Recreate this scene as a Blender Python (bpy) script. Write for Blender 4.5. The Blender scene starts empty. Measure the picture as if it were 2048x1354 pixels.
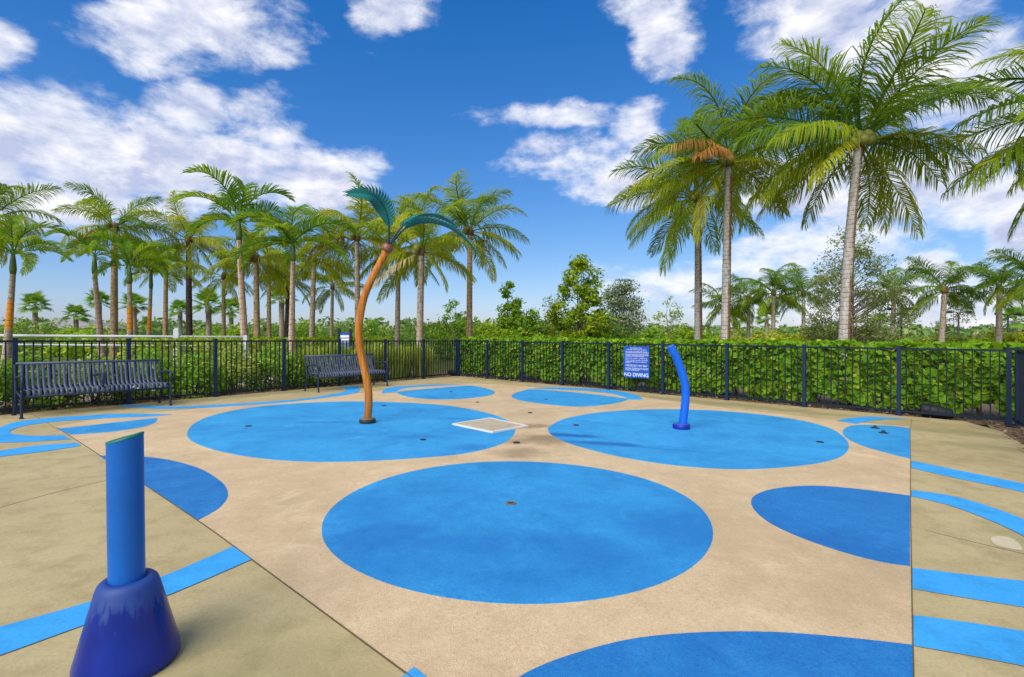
import bpy, bmesh, math, random
import numpy as np
from mathutils import Vector, Matrix

# ------------------------------------------------------------------ camera
SC = bpy.context.scene
COL = SC.collection
F, CX, HY, HC = 1000.0, 1024.0, 665.0, 1.5      # focal length, axis and horizon in photo pixels; eye height
cam_d = bpy.data.cameras.new('camera')
cam = bpy.data.objects.new('camera', cam_d)
COL.objects.link(cam)
cam.location = (0, 0, HC)
cam.rotation_euler = (math.radians(90), 0, 0)
cam_d.sensor_width = 36.0
cam_d.lens = 36.0 * F / 2048.0
cam_d.shift_y = -(677.0 - HY) / 2048.0
cam_d.clip_end = 6000
cam_d.clip_start = 0.05
SC.camera = cam

# ------------------------------------------------------------------ light
SUN_EL, SUN_AZ = math.radians(44), math.radians(208)      # azimuth from +Y towards +X
SKY_STRENGTH = 0.11
SUN_STRENGTH = 1.5
EXPOSURE = 1.50
SC.view_settings.view_transform = 'Standard'
SC.view_settings.look = 'None'
SC.view_settings.gamma = 1.0
SC.view_settings.exposure = EXPOSURE
sun_d = bpy.data.lights.new('sun', 'SUN')
sun_d.energy = SUN_STRENGTH
sun_d.angle = math.radians(50)
sun_d.color = (1.0, 0.95, 0.86)
sun = bpy.data.objects.new('sun', sun_d)
COL.objects.link(sun)
sdir = Vector((math.sin(SUN_AZ) * math.cos(SUN_EL), math.cos(SUN_AZ) * math.cos(SUN_EL), math.sin(SUN_EL)))
sun.rotation_euler = sdir.to_track_quat('Z', 'Y').to_euler()
sun.location = sdir * 60


class NT:
    """small helper to write node trees"""
    def __init__(s, tree):
        s.t = tree; s.n = tree.nodes; s.l = tree.links
    def node(s, typ, **kw):
        n = s.n.new(typ)
        for k, v in kw.items():
            setattr(n, k, v)
        return n
    def put(s, sock, v):
        if isinstance(v, bpy.types.NodeSocket):
            s.l.new(v, sock)
        elif v is not None:
            sock.default_value = v
    def math(s, op, a, b=None, c=None, clamp=False):
        n = s.node('ShaderNodeMath', operation=op, use_clamp=clamp)
        s.put(n.inputs[0], a)
        if b is not None: s.put(n.inputs[1], b)
        if c is not None: s.put(n.inputs[2], c)
        return n.outputs[0]
    def vmath(s, op, a, b=None):
        n = s.node('ShaderNodeVectorMath', operation=op)
        s.put(n.inputs[0], a)
        if b is not None: s.put(n.inputs[1], b)
        return n.outputs['Value'] if op in ('DOT_PRODUCT', 'LENGTH') else n.outputs[0]
    def noise(s, vec, scale, detail=2, rough=0.5, dist=0.0):
        n = s.node('ShaderNodeTexNoise')
        s.put(n.inputs['Vector'], vec)
        n.inputs['Scale'].default_value = scale
        n.inputs['Detail'].default_value = detail
        n.inputs['Roughness'].default_value = rough
        n.inputs['Distortion'].default_value = dist
        return n.outputs['Fac']
    def ramp(s, v, a, b, lo=0.0, hi=1.0, smooth=True):
        n = s.node('ShaderNodeMapRange', interpolation_type='SMOOTHSTEP' if smooth else 'LINEAR')
        s.put(n.inputs[0], v)
        n.inputs[1].default_value = a; n.inputs[2].default_value = b
        n.inputs[3].default_value = lo; n.inputs[4].default_value = hi
        return n.outputs[0]
    def mix(s, f, a, b, blend='MIX'):
        n = s.node('ShaderNodeMix', data_type='RGBA', blend_type=blend)
        s.put(n.inputs[0], f)
        for i, v in ((6, a), (7, b)):
            if isinstance(v, (tuple, list)) and len(v) == 3: v = (*v, 1)
            s.put(n.inputs[i], v)
        return n.outputs[2]
    def sep(s, v):
        n = s.node('ShaderNodeSeparateXYZ'); s.put(n.inputs[0], v); return n.outputs
    def comb(s, x, y, z):
        n = s.node('ShaderNodeCombineXYZ')
        for i, v in enumerate((x, y, z)): s.put(n.inputs[i], v)
        return n.outputs[0]


world = bpy.data.worlds.new('World')
SC.world = world
world.use_nodes = True
world.cycles.sampling_method = 'MANUAL'
world.cycles.sample_map_resolution = 512
W = NT(world.node_tree)
W.n.clear()
out = W.node('ShaderNodeOutputWorld')
bg = W.node('ShaderNodeBackground')
W.l.new(bg.outputs[0], out.inputs[0])
sky = W.node('ShaderNodeTexSky', sky_type='NISHITA')
sky.sun_disc = False
sky.sun_elevation = SUN_EL
sky.sun_rotation = SUN_AZ
sky.air_density = 1.0; sky.dust_density = 0.6; sky.ozone_density = 3.0
tc = W.node('ShaderNodeTexCoord')
vdir = tc.outputs['Generated']
x_, y_, z_ = W.sep(vdir)
yp = W.math('MAXIMUM', y_, 0.08)
u_ = W.math('DIVIDE', x_, yp)
w_ = W.math('DIVIDE', z_, yp)
ncoord = W.comb(u_, W.math('MULTIPLY', w_, 1.5), 0.0)
nsky = W.comb(x_, y_, W.math('MULTIPLY', z_, 2.0))
warp = W.noise(nsky, 3.2, 4, 0.6)
warp2 = W.noise(W.vmath('ADD', nsky, (7.3, 2.1, 4.4)), 3.2, 4, 0.6)
uw = W.math('ADD', u_, W.math('MULTIPLY', W.math('SUBTRACT', warp, 0.5), 0.20))
ww = W.math('ADD', w_, W.math('MULTIPLY', W.math('SUBTRACT', warp2, 0.5), 0.15))
CLOUDS = [  # centre, half width, half height in photo pixels (a pixel is a direction of the sky), density
    (350, 45, 200, 74, 1.0), (490, 98, 95, 45, .8), (270, 30, 110, 70, 1.0), (330, 110, 70, 35, .55),
    (40, 270, 200, 105, 1.15), (250, 305, 230, 85, 1.1), (430, 330, 200, 75, 1.1), (590, 350, 160, 60, 1.1),
    (120, 350, 260, 80, .95), (390, 210, 70, 50, .8), (520, 224, 70, 52, .85), (560, 262, 55, 34, .65),
    (770, 15, 80, 55, .9), (10, 100, 55, 55, .7), (1340, 62, 80, 68, .9), (1320, 5, 100, 45, .85),
    (1125, 236, 130, 28, .72), (1260, 248, 62, 46, .72), (1140, 312, 110, 34, .72), (1245, 362, 95, 46, .75),
    (1650, 10, 180, 50, .9), (1790, 60, 240, 100, 1.0), (1920, 150, 190, 120, 1.05), (2010, 230, 110, 90, .95),
    (1800, 375, 330, 70, 1.0), (1640, 395, 170, 60, .95), (1960, 405, 140, 60, 1.0), (1590, 490, 130, 42, .62),
    (1850, 530, 65, 42, 1.05), (2040, 490, 60, 48, .95), (1840, 620, 300, 80, .80), (1450, 570, 240, 50, .55), (1700, 470, 160, 60, .6),
    (100, 410, 190, 60, .72), (350, 400, 120, 50, .65)]
field = None
for (px, py, rx, ry, wt) in CLOUDS:
    a = W.math('MULTIPLY', W.math('SUBTRACT', uw, (px - CX) / F), F / rx / 1.15)
    b = W.math('MULTIPLY', W.math('SUBTRACT', ww, (HY - py) / F), F / ry / 1.15)
    r2 = W.math('ADD', W.math('MULTIPLY', a, a), W.math('MULTIPLY', b, b))
    g = W.math('MULTIPLY', W.math('SUBTRACT', 1.0, r2), wt)
    field = g if field is None else W.math('SMOOTH_MAX', field, g, 0.25)
field = W.math('MAXIMUM', field, -0.8)
# outside the part of the sky in view the same broken cloud goes on
far = W.noise(nsky, 1.7, 3, 0.5)
farf = W.ramp(far, 0.40, 0.62, -0.8, 1.0, smooth=False)
inside = W.math('MULTIPLY', W.math('MULTIPLY', W.ramp(W.math('ABSOLUTE', u_), 1.05, 1.3, 1, 0), W.ramp(w_, 0.68, 0.85, 1, 0)), W.ramp(y_, 0.05, 0.15))
field = W.math('ADD', W.math('MULTIPLY', field, inside), W.math('MULTIPLY', farf, W.math('SUBTRACT', 1.0, inside)))
fine = W.noise(nsky, 11.0, 10, 0.62, 0.15)
dens = W.math('ADD', field, W.math('MULTIPLY', W.math('SUBTRACT', fine, 0.5), 3.0))
cov = W.ramp(dens, -0.28, 1.12)
# lit tops and lavender undersides
off = W.vmath('ADD', nsky, (-0.012, -0.01, 0.05))
fine_s = W.noise(off, 11.0, 6, 0.58, 0.15)
lit = W.math('SUBTRACT', fine, fine_s)
thick = W.ramp(dens, 0.35, 1.15)
grey = W.math('ADD', W.math('MULTIPLY', thick, 0.75), W.math('MULTIPLY', lit, -3.5), clamp=True)
hs = W.node('ShaderNodeHueSaturation')
hs.inputs['Saturation'].default_value = 1.22
W.l.new(sky.outputs[0], hs.inputs['Color'])
skyc = W.vmath('MULTIPLY', hs.outputs[0], (SKY_STRENGTH,) * 3)
skyc = W.vmath('MAXIMUM', W.vmath('SUBTRACT', skyc, (0.032, 0.0, 0.0)), (0.004, 0, 0))
skyc = W.vmath('DIVIDE', W.vmath('MULTIPLY', skyc, (0.40, 0.43, 0.73)), W.vmath('ADD', W.vmath('MULTIPLY', skyc, (0.25, 0.35, 0.88)), (1, 1, 1)))
cloudc = W.mix(grey, (0.365, 0.365, 0.38), (0.19, 0.21, 0.29))
W.l.new(W.mix(cov, skyc, cloudc), bg.inputs['Color'])
bg.inputs['Strength'].default_value = 1.0

# ------------------------------------------------------------------ the lie of the land
NA, SL = (-0.681, -0.733), 0.0136         # the deck drains towards the right-hand fence


def zg(x, y):
    v = (x + 1.9) * NA[0] + (y - 17.5) * NA[1]
    return SL * min(max(v, 0.0), 26.0)


def G(px, py):
    """photo pixel -> point on the deck"""
    X = (px - CX) / F; Z = -(py - HY) / F
    t = (SL * (1.9 * NA[0] - 17.5 * NA[1]) - HC) / (Z - SL * (X * NA[0] + NA[1]))
    return (X * t, t)


def P(px, py, d):
    """photo pixel at a known distance -> point"""
    return Vector(((px - CX) / F * d, d, HC - (py - HY) / F * d))


# ------------------------------------------------------------------ object helpers
def tag(o, label=None, cat=None, group=None, kind=None):
    if label: o['label'] = label
    if cat: o['category'] = cat
    if group: o['group'] = group
    if kind: o['kind'] = kind
    return o


def empty(name, loc, label, cat, group=None, rz=0.0):
    o = bpy.data.objects.new(name, None)
    o.empty_display_size = 0.1
    COL.objects.link(o)
    o.location = loc; o.rotation_euler = (0, 0, rz)
    return tag(o, label, cat, group)


def link(name, me, mat, parent=None):
    o = bpy.data.objects.new(name, me)
    COL.objects.link(o)
    if mat is not None and len(me.materials) == 0:
        me.materials.append(mat)
    if parent is not None: o.parent = parent
    return o


def np_mesh(name, verts, faces, smooth=False):
    """faces: list of (n,k) integer arrays"""
    me = bpy.data.meshes.new(name)
    verts = np.asarray(verts, dtype=np.float32)
    me.vertices.add(len(verts))
    me.vertices.foreach_set('co', verts.ravel())
    faces = [np.asarray(f, dtype=np.int32) for f in faces if len(f)]
    nl = sum(f.size for f in faces); nf = sum(len(f) for f in faces)
    me.loops.add(nl); me.polygons.add(nf)
    me.loops.foreach_set('vertex_index', np.concatenate([f.ravel() for f in faces]))
    starts = []; s = 0
    for f in faces:
        k = f.shape[1]
        starts.append(s + np.arange(len(f)) * k); s += f.size
    me.polygons.foreach_set('loop_start', np.concatenate(starts).astype(np.int32))
    if smooth:
        me.polygons.foreach_set('use_smooth', np.ones(nf, dtype=bool))
    me.update(calc_edges=True)
    return me


class MB:
    """collects shapes for one mesh"""
    def __init__(s):
        s.v = []; s.q = []; s.t = []; s.n = []
    def box(s, c, size, rz=0.0, M=None):
        b = len(s.v)
        hx, hy, hz = size[0] / 2, size[1] / 2, size[2] / 2
        R = Matrix.Rotation(rz, 3, 'Z')
        for dx, dy, dz in ((-1, -1, -1), (1, -1, -1), (1, 1, -1), (-1, 1, -1), (-1, -1, 1), (1, -1, 1), (1, 1, 1), (-1, 1, 1)):
            p = Vector((dx * hx, dy * hy, dz * hz))
            p = (M @ p) if M is not None else R @ p
            s.v.append((p.x + c[0], p.y + c[1], p.z + c[2]))
        for f in ((0, 3, 2, 1), (4, 5, 6, 7), (0, 1, 5, 4), (1, 2, 6, 5), (2, 3, 7, 6), (3, 0, 4, 7)):
            s.q.append([b + i for i in f])
        return s
    def tube(s, pts, rad, n=8, cap=True):
        pts = [Vector(p) for p in pts]
        b = len(s.v)
        if not hasattr(rad, '__len__'): rad = [rad] * len(pts)
        prev = None
        for i, p in enumerate(pts):
            t = (pts[min(i + 1, len(pts) - 1)] - pts[max(i - 1, 0)]).normalized()
            if prev is None:
                a = t.cross(Vector((0, 0, 1))) if abs(t.z) < 0.95 else t.cross(Vector((0, 1, 0)))
            else:
                a = prev - t * prev.dot(t)
            a.normalize(); prev = a
            c = t.cross(a)
            for k in range(n):
                th = 2 * math.pi * k / n
                q = p + (a * math.cos(th) + c * math.sin(th)) * rad[i]
                s.v.append(tuple(q))
        for i in range(len(pts) - 1):
            for k in range(n):
                s.q.append([b + i * n + k, b + i * n + (k + 1) % n, b + (i + 1) * n + (k + 1) % n, b + (i + 1) * n + k])
        if cap:
            s.n.append([b + k for k in reversed(range(n))])
            e = b + (len(pts) - 1) * n
            s.n.append([e + k for k in range(n)])
        return s
    def lathe(s, prof, c=(0, 0, 0), n=32):
        b = len(s.v)
        for r, z in prof:
            for k in range(n):
                th = 2 * math.pi * k / n
                s.v.append((c[0] + r * math.cos(th), c[1] + r * math.sin(th), c[2] + z))
        for i in range(len(prof) - 1):
            for k in range(n):
                s.q.append([b + i * n + k, b + i * n + (k + 1) % n, b + (i + 1) * n + (k + 1) % n, b + (i + 1) * n + k])
        s.n.append([b + k for k in reversed(range(n))])
        e = b + (len(prof) - 1) * n
        s.n.append([e + k for k in range(n)])
        return s
    def mesh(s, name, smooth=False):
        me = bpy.data.meshes.new(name)
        me.from_pydata([tuple(p) for p in s.v], [], s.q + s.t + s.n)
        if smooth:
            for p in me.polygons: p.use_smooth = len(p.vertices) <= 4
        me.update()
        return me
    def build(s, name, mat, parent=None, smooth=False):
        return link(name, s.mesh(name, smooth), mat, parent)


def bevel(o, w=0.006, seg=2):
    m = o.modifiers.new('bevel', 'BEVEL')
    m.width = w; m.segments = seg; m.limit_method = 'ANGLE'; m.angle_limit = math.radians(40)
    return o


# ------------------------------------------------------------------ materials
def base_mat(name, rough=0.6, spec=0.5):
    m = bpy.data.materials.new(name)
    m.use_nodes = True
    N = NT(m.node_tree)
    b = N.n['Principled BSDF']
    b.inputs['Roughness'].default_value = rough
    b.inputs['Specular IOR Level'].default_value = spec
    return m, N, b


def objco(N):
    return N.node('ShaderNodeTexCoord').outputs['Object']


def bump(N, b, h, strength=0.3, dist=0.01):
    n = N.node('ShaderNodeBump')
    n.inputs['Strength'].default_value = strength
    n.inputs['Distance'].default_value = dist
    N.put(n.inputs['Height'], h)
    N.l.new(n.outputs[0], b.inputs['Normal'])


def stains(N, co, spots):
    """soft-edged wear marks: (x, y, rx, ry, turn, amount) in metres"""
    tot = None
    x, y, z = N.sep(co)
    wob = N.math('MULTIPLY', N.math('SUBTRACT', N.noise(co, 2.6, 4, 0.6), 0.5), 1.9)
    for (sx, sy, rx, ry, rot, amt) in spots:
        dx = N.math('SUBTRACT', x, sx); dy = N.math('SUBTRACT', y, sy)
        ca, sa = math.cos(rot), math.sin(rot)
        a = N.math('DIVIDE', N.math('ADD', N.math('MULTIPLY', dx, ca), N.math('MULTIPLY', dy, sa)), rx)
        b = N.math('DIVIDE', N.math('SUBTRACT', N.math('MULTIPLY', dy, ca), N.math('MULTIPLY', dx, sa)), ry)
        r = N.math('ADD', N.math('SQRT', N.math('ADD', N.math('MULTIPLY', a, a), N.math('MULTIPLY', b, b))), wob)
        v = N.ramp(r, 0.25, 1.15, amt, 0.0)
        tot = v if tot is None else N.math('MAXIMUM', tot, v)
    return tot


def granule_mat(name, c1, c2, dark, spots=(), stain_col=None, rough=0.62):
    """bonded rubber granules"""
    m, N, b = base_mat(name, rough, 0.35)
    co = objco(N)
    g = N.noise(co, 150, 2, 0.8)
    g2 = N.noise(co, 46, 4, 0.85)
    big = N.noise(co, 0.9, 6, 0.7, 0.3)
    mid = N.noise(co, 5.0, 5, 0.75)
    pale = tuple(min(0.8, c * 1.22 + 0.02) for c in c1)
    col = N.mix(N.ramp(g, 0.36, 0.64), c1, c2)
    col = N.mix(N.ramp(g2, 0.54, 0.68, 0, 0.75), col, dark)
    col = N.mix(N.ramp(g2, 0.46, 0.32, 0, 0.60), col, pale)
    col = N.mix(N.ramp(big, 0.40, 0.68, 0, 0.52), col, dark)
    col = N.mix(N.ramp(mid, 0.50, 0.74, 0, 0.38), col, dark)
    col = N.mix(N.ramp(mid, 0.48, 0.28, 0, 0.32), col, pale)
    worn = N.noise(N.vmath('ADD', co, (31.0, 17.0, 0.0)), 1.6, 7, 0.75, 0.6)
    col = N.mix(N.ramp(worn, 0.52, 0.72, 0, 0.50), col, pale)
    if spots:
        st = stains(N, co, spots)
        col = N.mix(st, col, stain_col or dark)
        b.inputs['Roughness'].default_value = rough
    N.l.new(col, b.inputs['Base Color'])
    bump(N, b, N.math('ADD', g, N.math('MULTIPLY', g2, 0.6)), 0.55, 0.006)
    return m


def concrete_mat(name, c1, c2, spots=()):
    m, N, b = base_mat(name, 0.75, 0.3)
    co = objco(N)
    fine = N.noise(co, 70, 4, 0.8)
    mid = N.noise(co, 5, 5, 0.65)
    big = N.noise(co, 0.7, 5, 0.6, 0.4)
    col = N.mix(N.ramp(big, 0.35, 0.68), c1, c2)
    col = N.mix(N.ramp(mid, 0.42, 0.72, 0, 0.48), col, (c2[0] * .62, c2[1] * .62, c2[2] * .55))
    col = N.mix(N.ramp(fine, 0.48, 0.68, 0, 0.38), col, (c1[0] * .55, c1[1] * .55, c1[2] * .5))
    col = N.mix(N.ramp(fine, 0.50, 0.32, 0, 0.30), col, tuple(min(.8, c * 1.25) for c in c1))
    if spots:
        col = N.mix(stains(N, co, spots), col, (0.20, 0.19, 0.075))
    N.l.new(col, b.inputs['Base Color'])
    bump(N, b, N.math('ADD', fine, N.math('MULTIPLY', mid, 0.5)), 0.25, 0.004)
    return m


def paint_mat(name, col, rough=0.4, spec=0.5, var=0.12, grain=0.0, metallic=0.0):
    m, N, b = base_mat(name, rough, spec)
    co = objco(N)
    n = N.noise(co, 3.5, 4, 0.6)
    c = N.mix(N.ramp(n, 0.35, 0.75, 0, 1), col, tuple(x * (1 - 2.2 * var) for x in col))
    n2 = N.noise(co, 60, 2, 0.6)
    c = N.mix(N.ramp(n2, 0.5, 0.8, 0, var), c, tuple(min(1, x * 1.7 + .02) for x in col))
    N.l.new(c, b.inputs['Base Color'])
    N.l.new(N.ramp(n, 0.3, 0.7, rough - 0.08, rough + 0.1), b.inputs['Roughness'])
    b.inputs['Metallic'].default_value = metallic
    if grain: bump(N, b, N.noise(co, 220, 2, 0.5), grain, 0.003)
    return m


def leaf_mat(name, c1, c2, c3=None, third=0.12, trans=0.36, rough=0.45, noise_scale=0.8):
    """foliage: colour varies leaf by leaf and branch by branch"""
    m, N, b = base_mat(name, rough + .08, 0.16)
    geo = N.node('ShaderNodeNewGeometry')
    rnd = geo.outputs['Random Per Island']
    oi = N.node('ShaderNodeObjectInfo')
    co = objco(N)
    n = N.noise(co, noise_scale, 3, 0.6)
    f = N.math('ADD', N.math('MULTIPLY', rnd, 0.55), N.math('MULTIPLY', N.ramp(n, 0.3, 0.7), 0.45))
    f = N.math('ADD', f, N.math('MULTIPLY', N.math('SUBTRACT', oi.outputs['Random'], 0.5), 0.5), clamp=True)
    col = N.mix(f, c1, c2)
    if c3 is not None:
        r2 = N.math('FRACT', N.math('MULTIPLY', rnd, 17.31))
        col = N.mix(N.ramp(r2, 1 - third - 0.02, 1 - third + 0.02), col, c3)
    N.l.new(col, b.inputs['Base Color'])
    tr = N.node('ShaderNodeBsdfTranslucent')
    N.l.new(N.mix(0.5, col, (0.50, 0.62, 0.03), 'MIX') if trans else col, tr.inputs['Color'])
    mx = N.node('ShaderNodeMixShader')
    mx.inputs[0].default_value = trans
    N.l.new(b.outputs[0], mx.inputs[1]); N.l.new(tr.outputs[0], mx.inputs[2])
    o = N.n['Material Output']
    N.l.new(mx.outputs[0], o.inputs[0])
    return m


def trunk_mat(name, c_light, c_dark, ring=7.0, stain=None, shade_amt=0.9, band=None):  # stain: colour of the painted shade on the side facing right
    m, N, b = base_mat(name, 0.85, 0.2)
    co = objco(N)
    x, y, z = N.sep(co)
    wob = N.noise(co, 2.5, 3, 0.6)
    zz = N.math('ADD', N.math('MULTIPLY', z, ring), N.math('MULTIPLY', wob, 1.1))
    fr = N.math('FRACT', zz)
    ringm = N.math('MULTIPLY', N.ramp(fr, 0.0, 0.12), N.ramp(fr, 0.8, 1.0, 1, 0))
    n = N.noise(N.comb(N.math('MULTIPLY', x, 9), N.math('MULTIPLY', y, 9), N.math('MULTIPLY', z, 3)), 1.6, 5, 0.7)
    col = N.mix(N.ramp(n, 0.35, 0.65), c_dark, c_light)
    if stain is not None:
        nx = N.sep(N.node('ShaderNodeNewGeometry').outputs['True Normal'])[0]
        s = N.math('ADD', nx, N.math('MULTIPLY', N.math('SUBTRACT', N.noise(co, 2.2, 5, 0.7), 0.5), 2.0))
        col = N.mix(N.ramp(s, 0.0, 0.28, 0, shade_amt), col, stain)  # brown shade of the side facing right, put into the colour
    if band is not None:
        zc, zw, bc = band
        q = N.math('ABSOLUTE', N.math('SUBTRACT', N.math('ADD', z, N.math('MULTIPLY', wob, 0.25)), zc))
        col = N.mix(N.ramp(q, zw * 0.75, zw * 1.15, 0.95, 0.0), col, bc)
    col = N.mix(N.math('MAXIMUM', ringm, N.ramp(n, 0.42, 0.58, 0.35, 0.95)), tuple(c * 0.55 for c in c_dark), col)
    N.l.new(col, b.inputs['Base Color'])
    bump(N, b, N.math('ADD', ringm, N.math('MULTIPLY', n, 1.3)), 0.6, 0.02)
    return m


M = {}
M['deck'] = concrete_mat('concrete', (0.48, 0.385, 0.195), (0.395, 0.305, 0.145),
                         [(6.6, 7.4, 1.3, .35, -.75, .55), (6.2, 6.3, 1.1, .3, -.4, .4), (-.5, 15.6, 2.4, .35, -.6, .5), (4.6, 10.2, 3.6, .4, -.75, .5),
                          (-5.6, 11.3, 4.0, .35, .95, .5), (-1.2, 2.0, .7, .6, .2, .35), (4.0, 3.4, .9, .5, 0, .35)])
M['pad'] = granule_mat('tan_rubber', (0.68, 0.505, 0.295), (0.57, 0.40, 0.22), (0.42, 0.295, 0.16),
                       [(0.35, 6.6, .60, .40, .3, .85), (.15, 7.6, .7, .25, -.1, .8), (.12, 5.9, .40, .35, 0, .7), (2.2, 2.9, .8, .4, .5, .25)], (0.27, 0.185, 0.09))
LB1, LB2 = (0.045, 0.36, 0.68), (0.030, 0.28, 0.58)
MB1, MB2 = (0.020, 0.205, 0.50), (0.012, 0.155, 0.42)
M['blue_far'] = granule_mat('light_blue_rubber', LB1, LB2, (0.010, 0.165, 0.44),
                            [(.75, 6.9, .7, .16, -.25, .9), (1.25, 6.35, .65, .13, -.25, .8), (1.8, 6.1, .8, .05, -.35, .6), (-.45, 7.2, .45, .15, .1, .45),
                             (-.5, 6.1, .35, .2, .3, .4), (-.9, 8.2, .5, .12, 0, .5), (-2.9, 7.75, .6, .1, .1, .4), (-1.3, 6.7, .5, .15, .1, .35)], (0.008, 0.11, 0.36))
M['blue_mid'] = granule_mat('blue_rubber', MB1, MB2, (0.005, 0.085, 0.32))
M['blue_centre'] = granule_mat('centre_blue_rubber', (0.034, 0.31, 0.62), (0.022, 0.245, 0.53), (0.009, 0.135, 0.38),
                               [(-.85, 3.35, .45, .3, .3, .6), (-.35, 3.25, .6, .22, 0, .55), (.35, 3.2, .6, .3, 0, .5), (1.1, 3.5, .5, .5, 0, .45), (-1.1, 3.9, .35, .4, .2, .3),
                                (0, 2.95, 1.5, .7, 0, .35)], (0.010, 0.135, 0.42))
M['band'] = concrete_mat('blue_painted_concrete', (0.045, 0.36, 0.76), (0.035, 0.31, 0.70))
M['groove'] = paint_mat('groove_dark', (0.13, 0.105, 0.06), 0.9, 0.1)
M['navy'] = paint_mat('navy_metal', (0.006, 0.014, 0.026), 0.5, 0.3, 0.15)
M['post_navy'] = paint_mat('navy_post_metal', (0.008, 0.022, 0.065), 0.48, 0.3, 0.15, 0.1)
M['bench'] = paint_mat('bench_metal', (0.095, 0.115, 0.185), 0.5, 0.35, 0.15, 0.25)
M['bench_frame'] = paint_mat('bench_frame_metal', (0.020, 0.032, 0.062), 0.5, 0.3, 0.15, 0.2)
M['feature_blue'] = paint_mat('blue_gelcoat', (0.006, 0.125, 0.60), 0.4, 0.35, 0.08, 0.2)
M['feature_base_blue'] = paint_mat('dark_blue_gelcoat', (0.006, 0.020, 0.33), 0.3, 0.5, 0.1, 0.1)
M['post_blue'] = paint_mat('post_blue_gelcoat', (0.004, 0.115, 0.46), 0.42, 0.3, 0.08, 0.25)
M['green_rim'] = paint_mat('green_rim', (0.005, 0.17, 0.11), 0.45, 0.4)
M['leaf_teal'] = paint_mat('teal_gelcoat', (0.006, 0.165, 0.135), 0.4, 0.4, 0.14, 0.1)
M['rib_teal'] = paint_mat('rib_dark_teal', (0.008, 0.035, 0.075), 0.35, 0.5, 0.1)
M['tan_base'] = paint_mat('faded_disc_tan', (0.22, 0.15, 0.07), 0.6, 0.3)
M['dark_ring'] = paint_mat('dark_ring', (0.02, 0.035, 0.05), 0.5, 0.3)
M['white'] = paint_mat('white_vinyl', (0.52, 0.54, 0.53), 0.5, 0.4, 0.06)
M['white_trim'] = paint_mat('white_plastic', (0.70, 0.68, 0.60), 0.55, 0.3, 0.06)
M['sign_blue'] = paint_mat('sign_blue', (0.010, 0.085, 0.42), 0.45, 0.4, 0.06)
M['sign_white'] = paint_mat('sign_white', (0.80, 0.80, 0.78), 0.5, 0.3, 0.03)
M['black'] = paint_mat('black_metal', (0.012, 0.013, 0.016), 0.45, 0.4, 0.1)
M['nozzle'] = paint_mat('nozzle_metal', (0.10, 0.085, 0.07), 0.4, 0.5, 0.2, 0, 0.6)
M['nozzle_brown'] = paint_mat('nozzle_brown', (0.20, 0.12, 0.07), 0.5, 0.4, 0.2)
M['nozzle_dark'] = paint_mat('nozzle_dark', (0.02, 0.025, 0.03), 0.5, 0.3)
M['roof'] = paint_mat('roof_tile', (0.30, 0.28, 0.27), 0.8, 0.2)
M['stucco'] = paint_mat('stucco', (0.62, 0.57, 0.48), 0.85, 0.2)
M['glass'] = paint_mat('window_dark', (0.03, 0.04, 0.05), 0.15, 0.5)
M['rock'] = paint_mat('rock_speaker', (0.016, 0.018, 0.026), 0.6, 0.3, 0.2, 0.3)


def feature_trunk_mat():
    m, N, b = base_mat('orange_brown_gelcoat', 0.42, 0.3)
    co = objco(N)
    x, y, z = N.sep(co)
    st = N.noise(N.comb(N.math('MULTIPLY', x, 26), N.math('MULTIPLY', y, 26), N.math('MULTIPLY', z, 1.4)), 1.0, 5, 0.7)
    n2 = N.noise(co, 14, 4, 0.7)
    col = N.mix(N.ramp(st, 0.38, 0.64), (0.36, 0.105, 0.008), (0.56, 0.205, 0.025))
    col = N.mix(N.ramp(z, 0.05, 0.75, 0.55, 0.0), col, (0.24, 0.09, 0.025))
    col = N.mix(N.ramp(n2, 0.55, 0.85, 0, 0.4), col, (0.18, 0.055, 0.012))
    N.l.new(col, b.inputs['Base Color'])
    bump(N, b, st, 0.2, 0.004)
    return m


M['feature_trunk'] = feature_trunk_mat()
M['collar'] = paint_mat('collar_brown', (0.24, 0.085, 0.045), 0.4, 0.5)


def cone_mat():
    m, N, b = base_mat('blue_cone_gelcoat', 0.3, 0.35)
    co = objco(N)
    x, y, z = N.sep(co)
    run = N.noise(N.comb(N.math('MULTIPLY', x, 38), N.math('MULTIPLY', y, 38), N.math('MULTIPLY', z, 3.2)), 1.0, 3, 0.6)
    edge = N.math('ADD', z, N.math('MULTIPLY', N.math('SUBTRACT', run, 0.5), 0.28))
    faded = N.ramp(edge, 0.230, 0.300)
    c = N.mix(N.ramp(N.noise(co, 7, 3), .3, .7), (0.001, 0.012, 0.17), (0.002, 0.020, 0.24))
    col = N.mix(N.math('MULTIPLY', faded, 0.62), c, (0.030, 0.080, 0.26))
    N.l.new(col, b.inputs['Base Color'])
    N.l.new(N.ramp(faded, 0, 1, 0.24, 0.55), b.inputs['Roughness'])
    bump(N, b, N.noise(co, 240, 2, .5), 0.12, 0.003)
    return m


M['cone'] = cone_mat()

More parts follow.
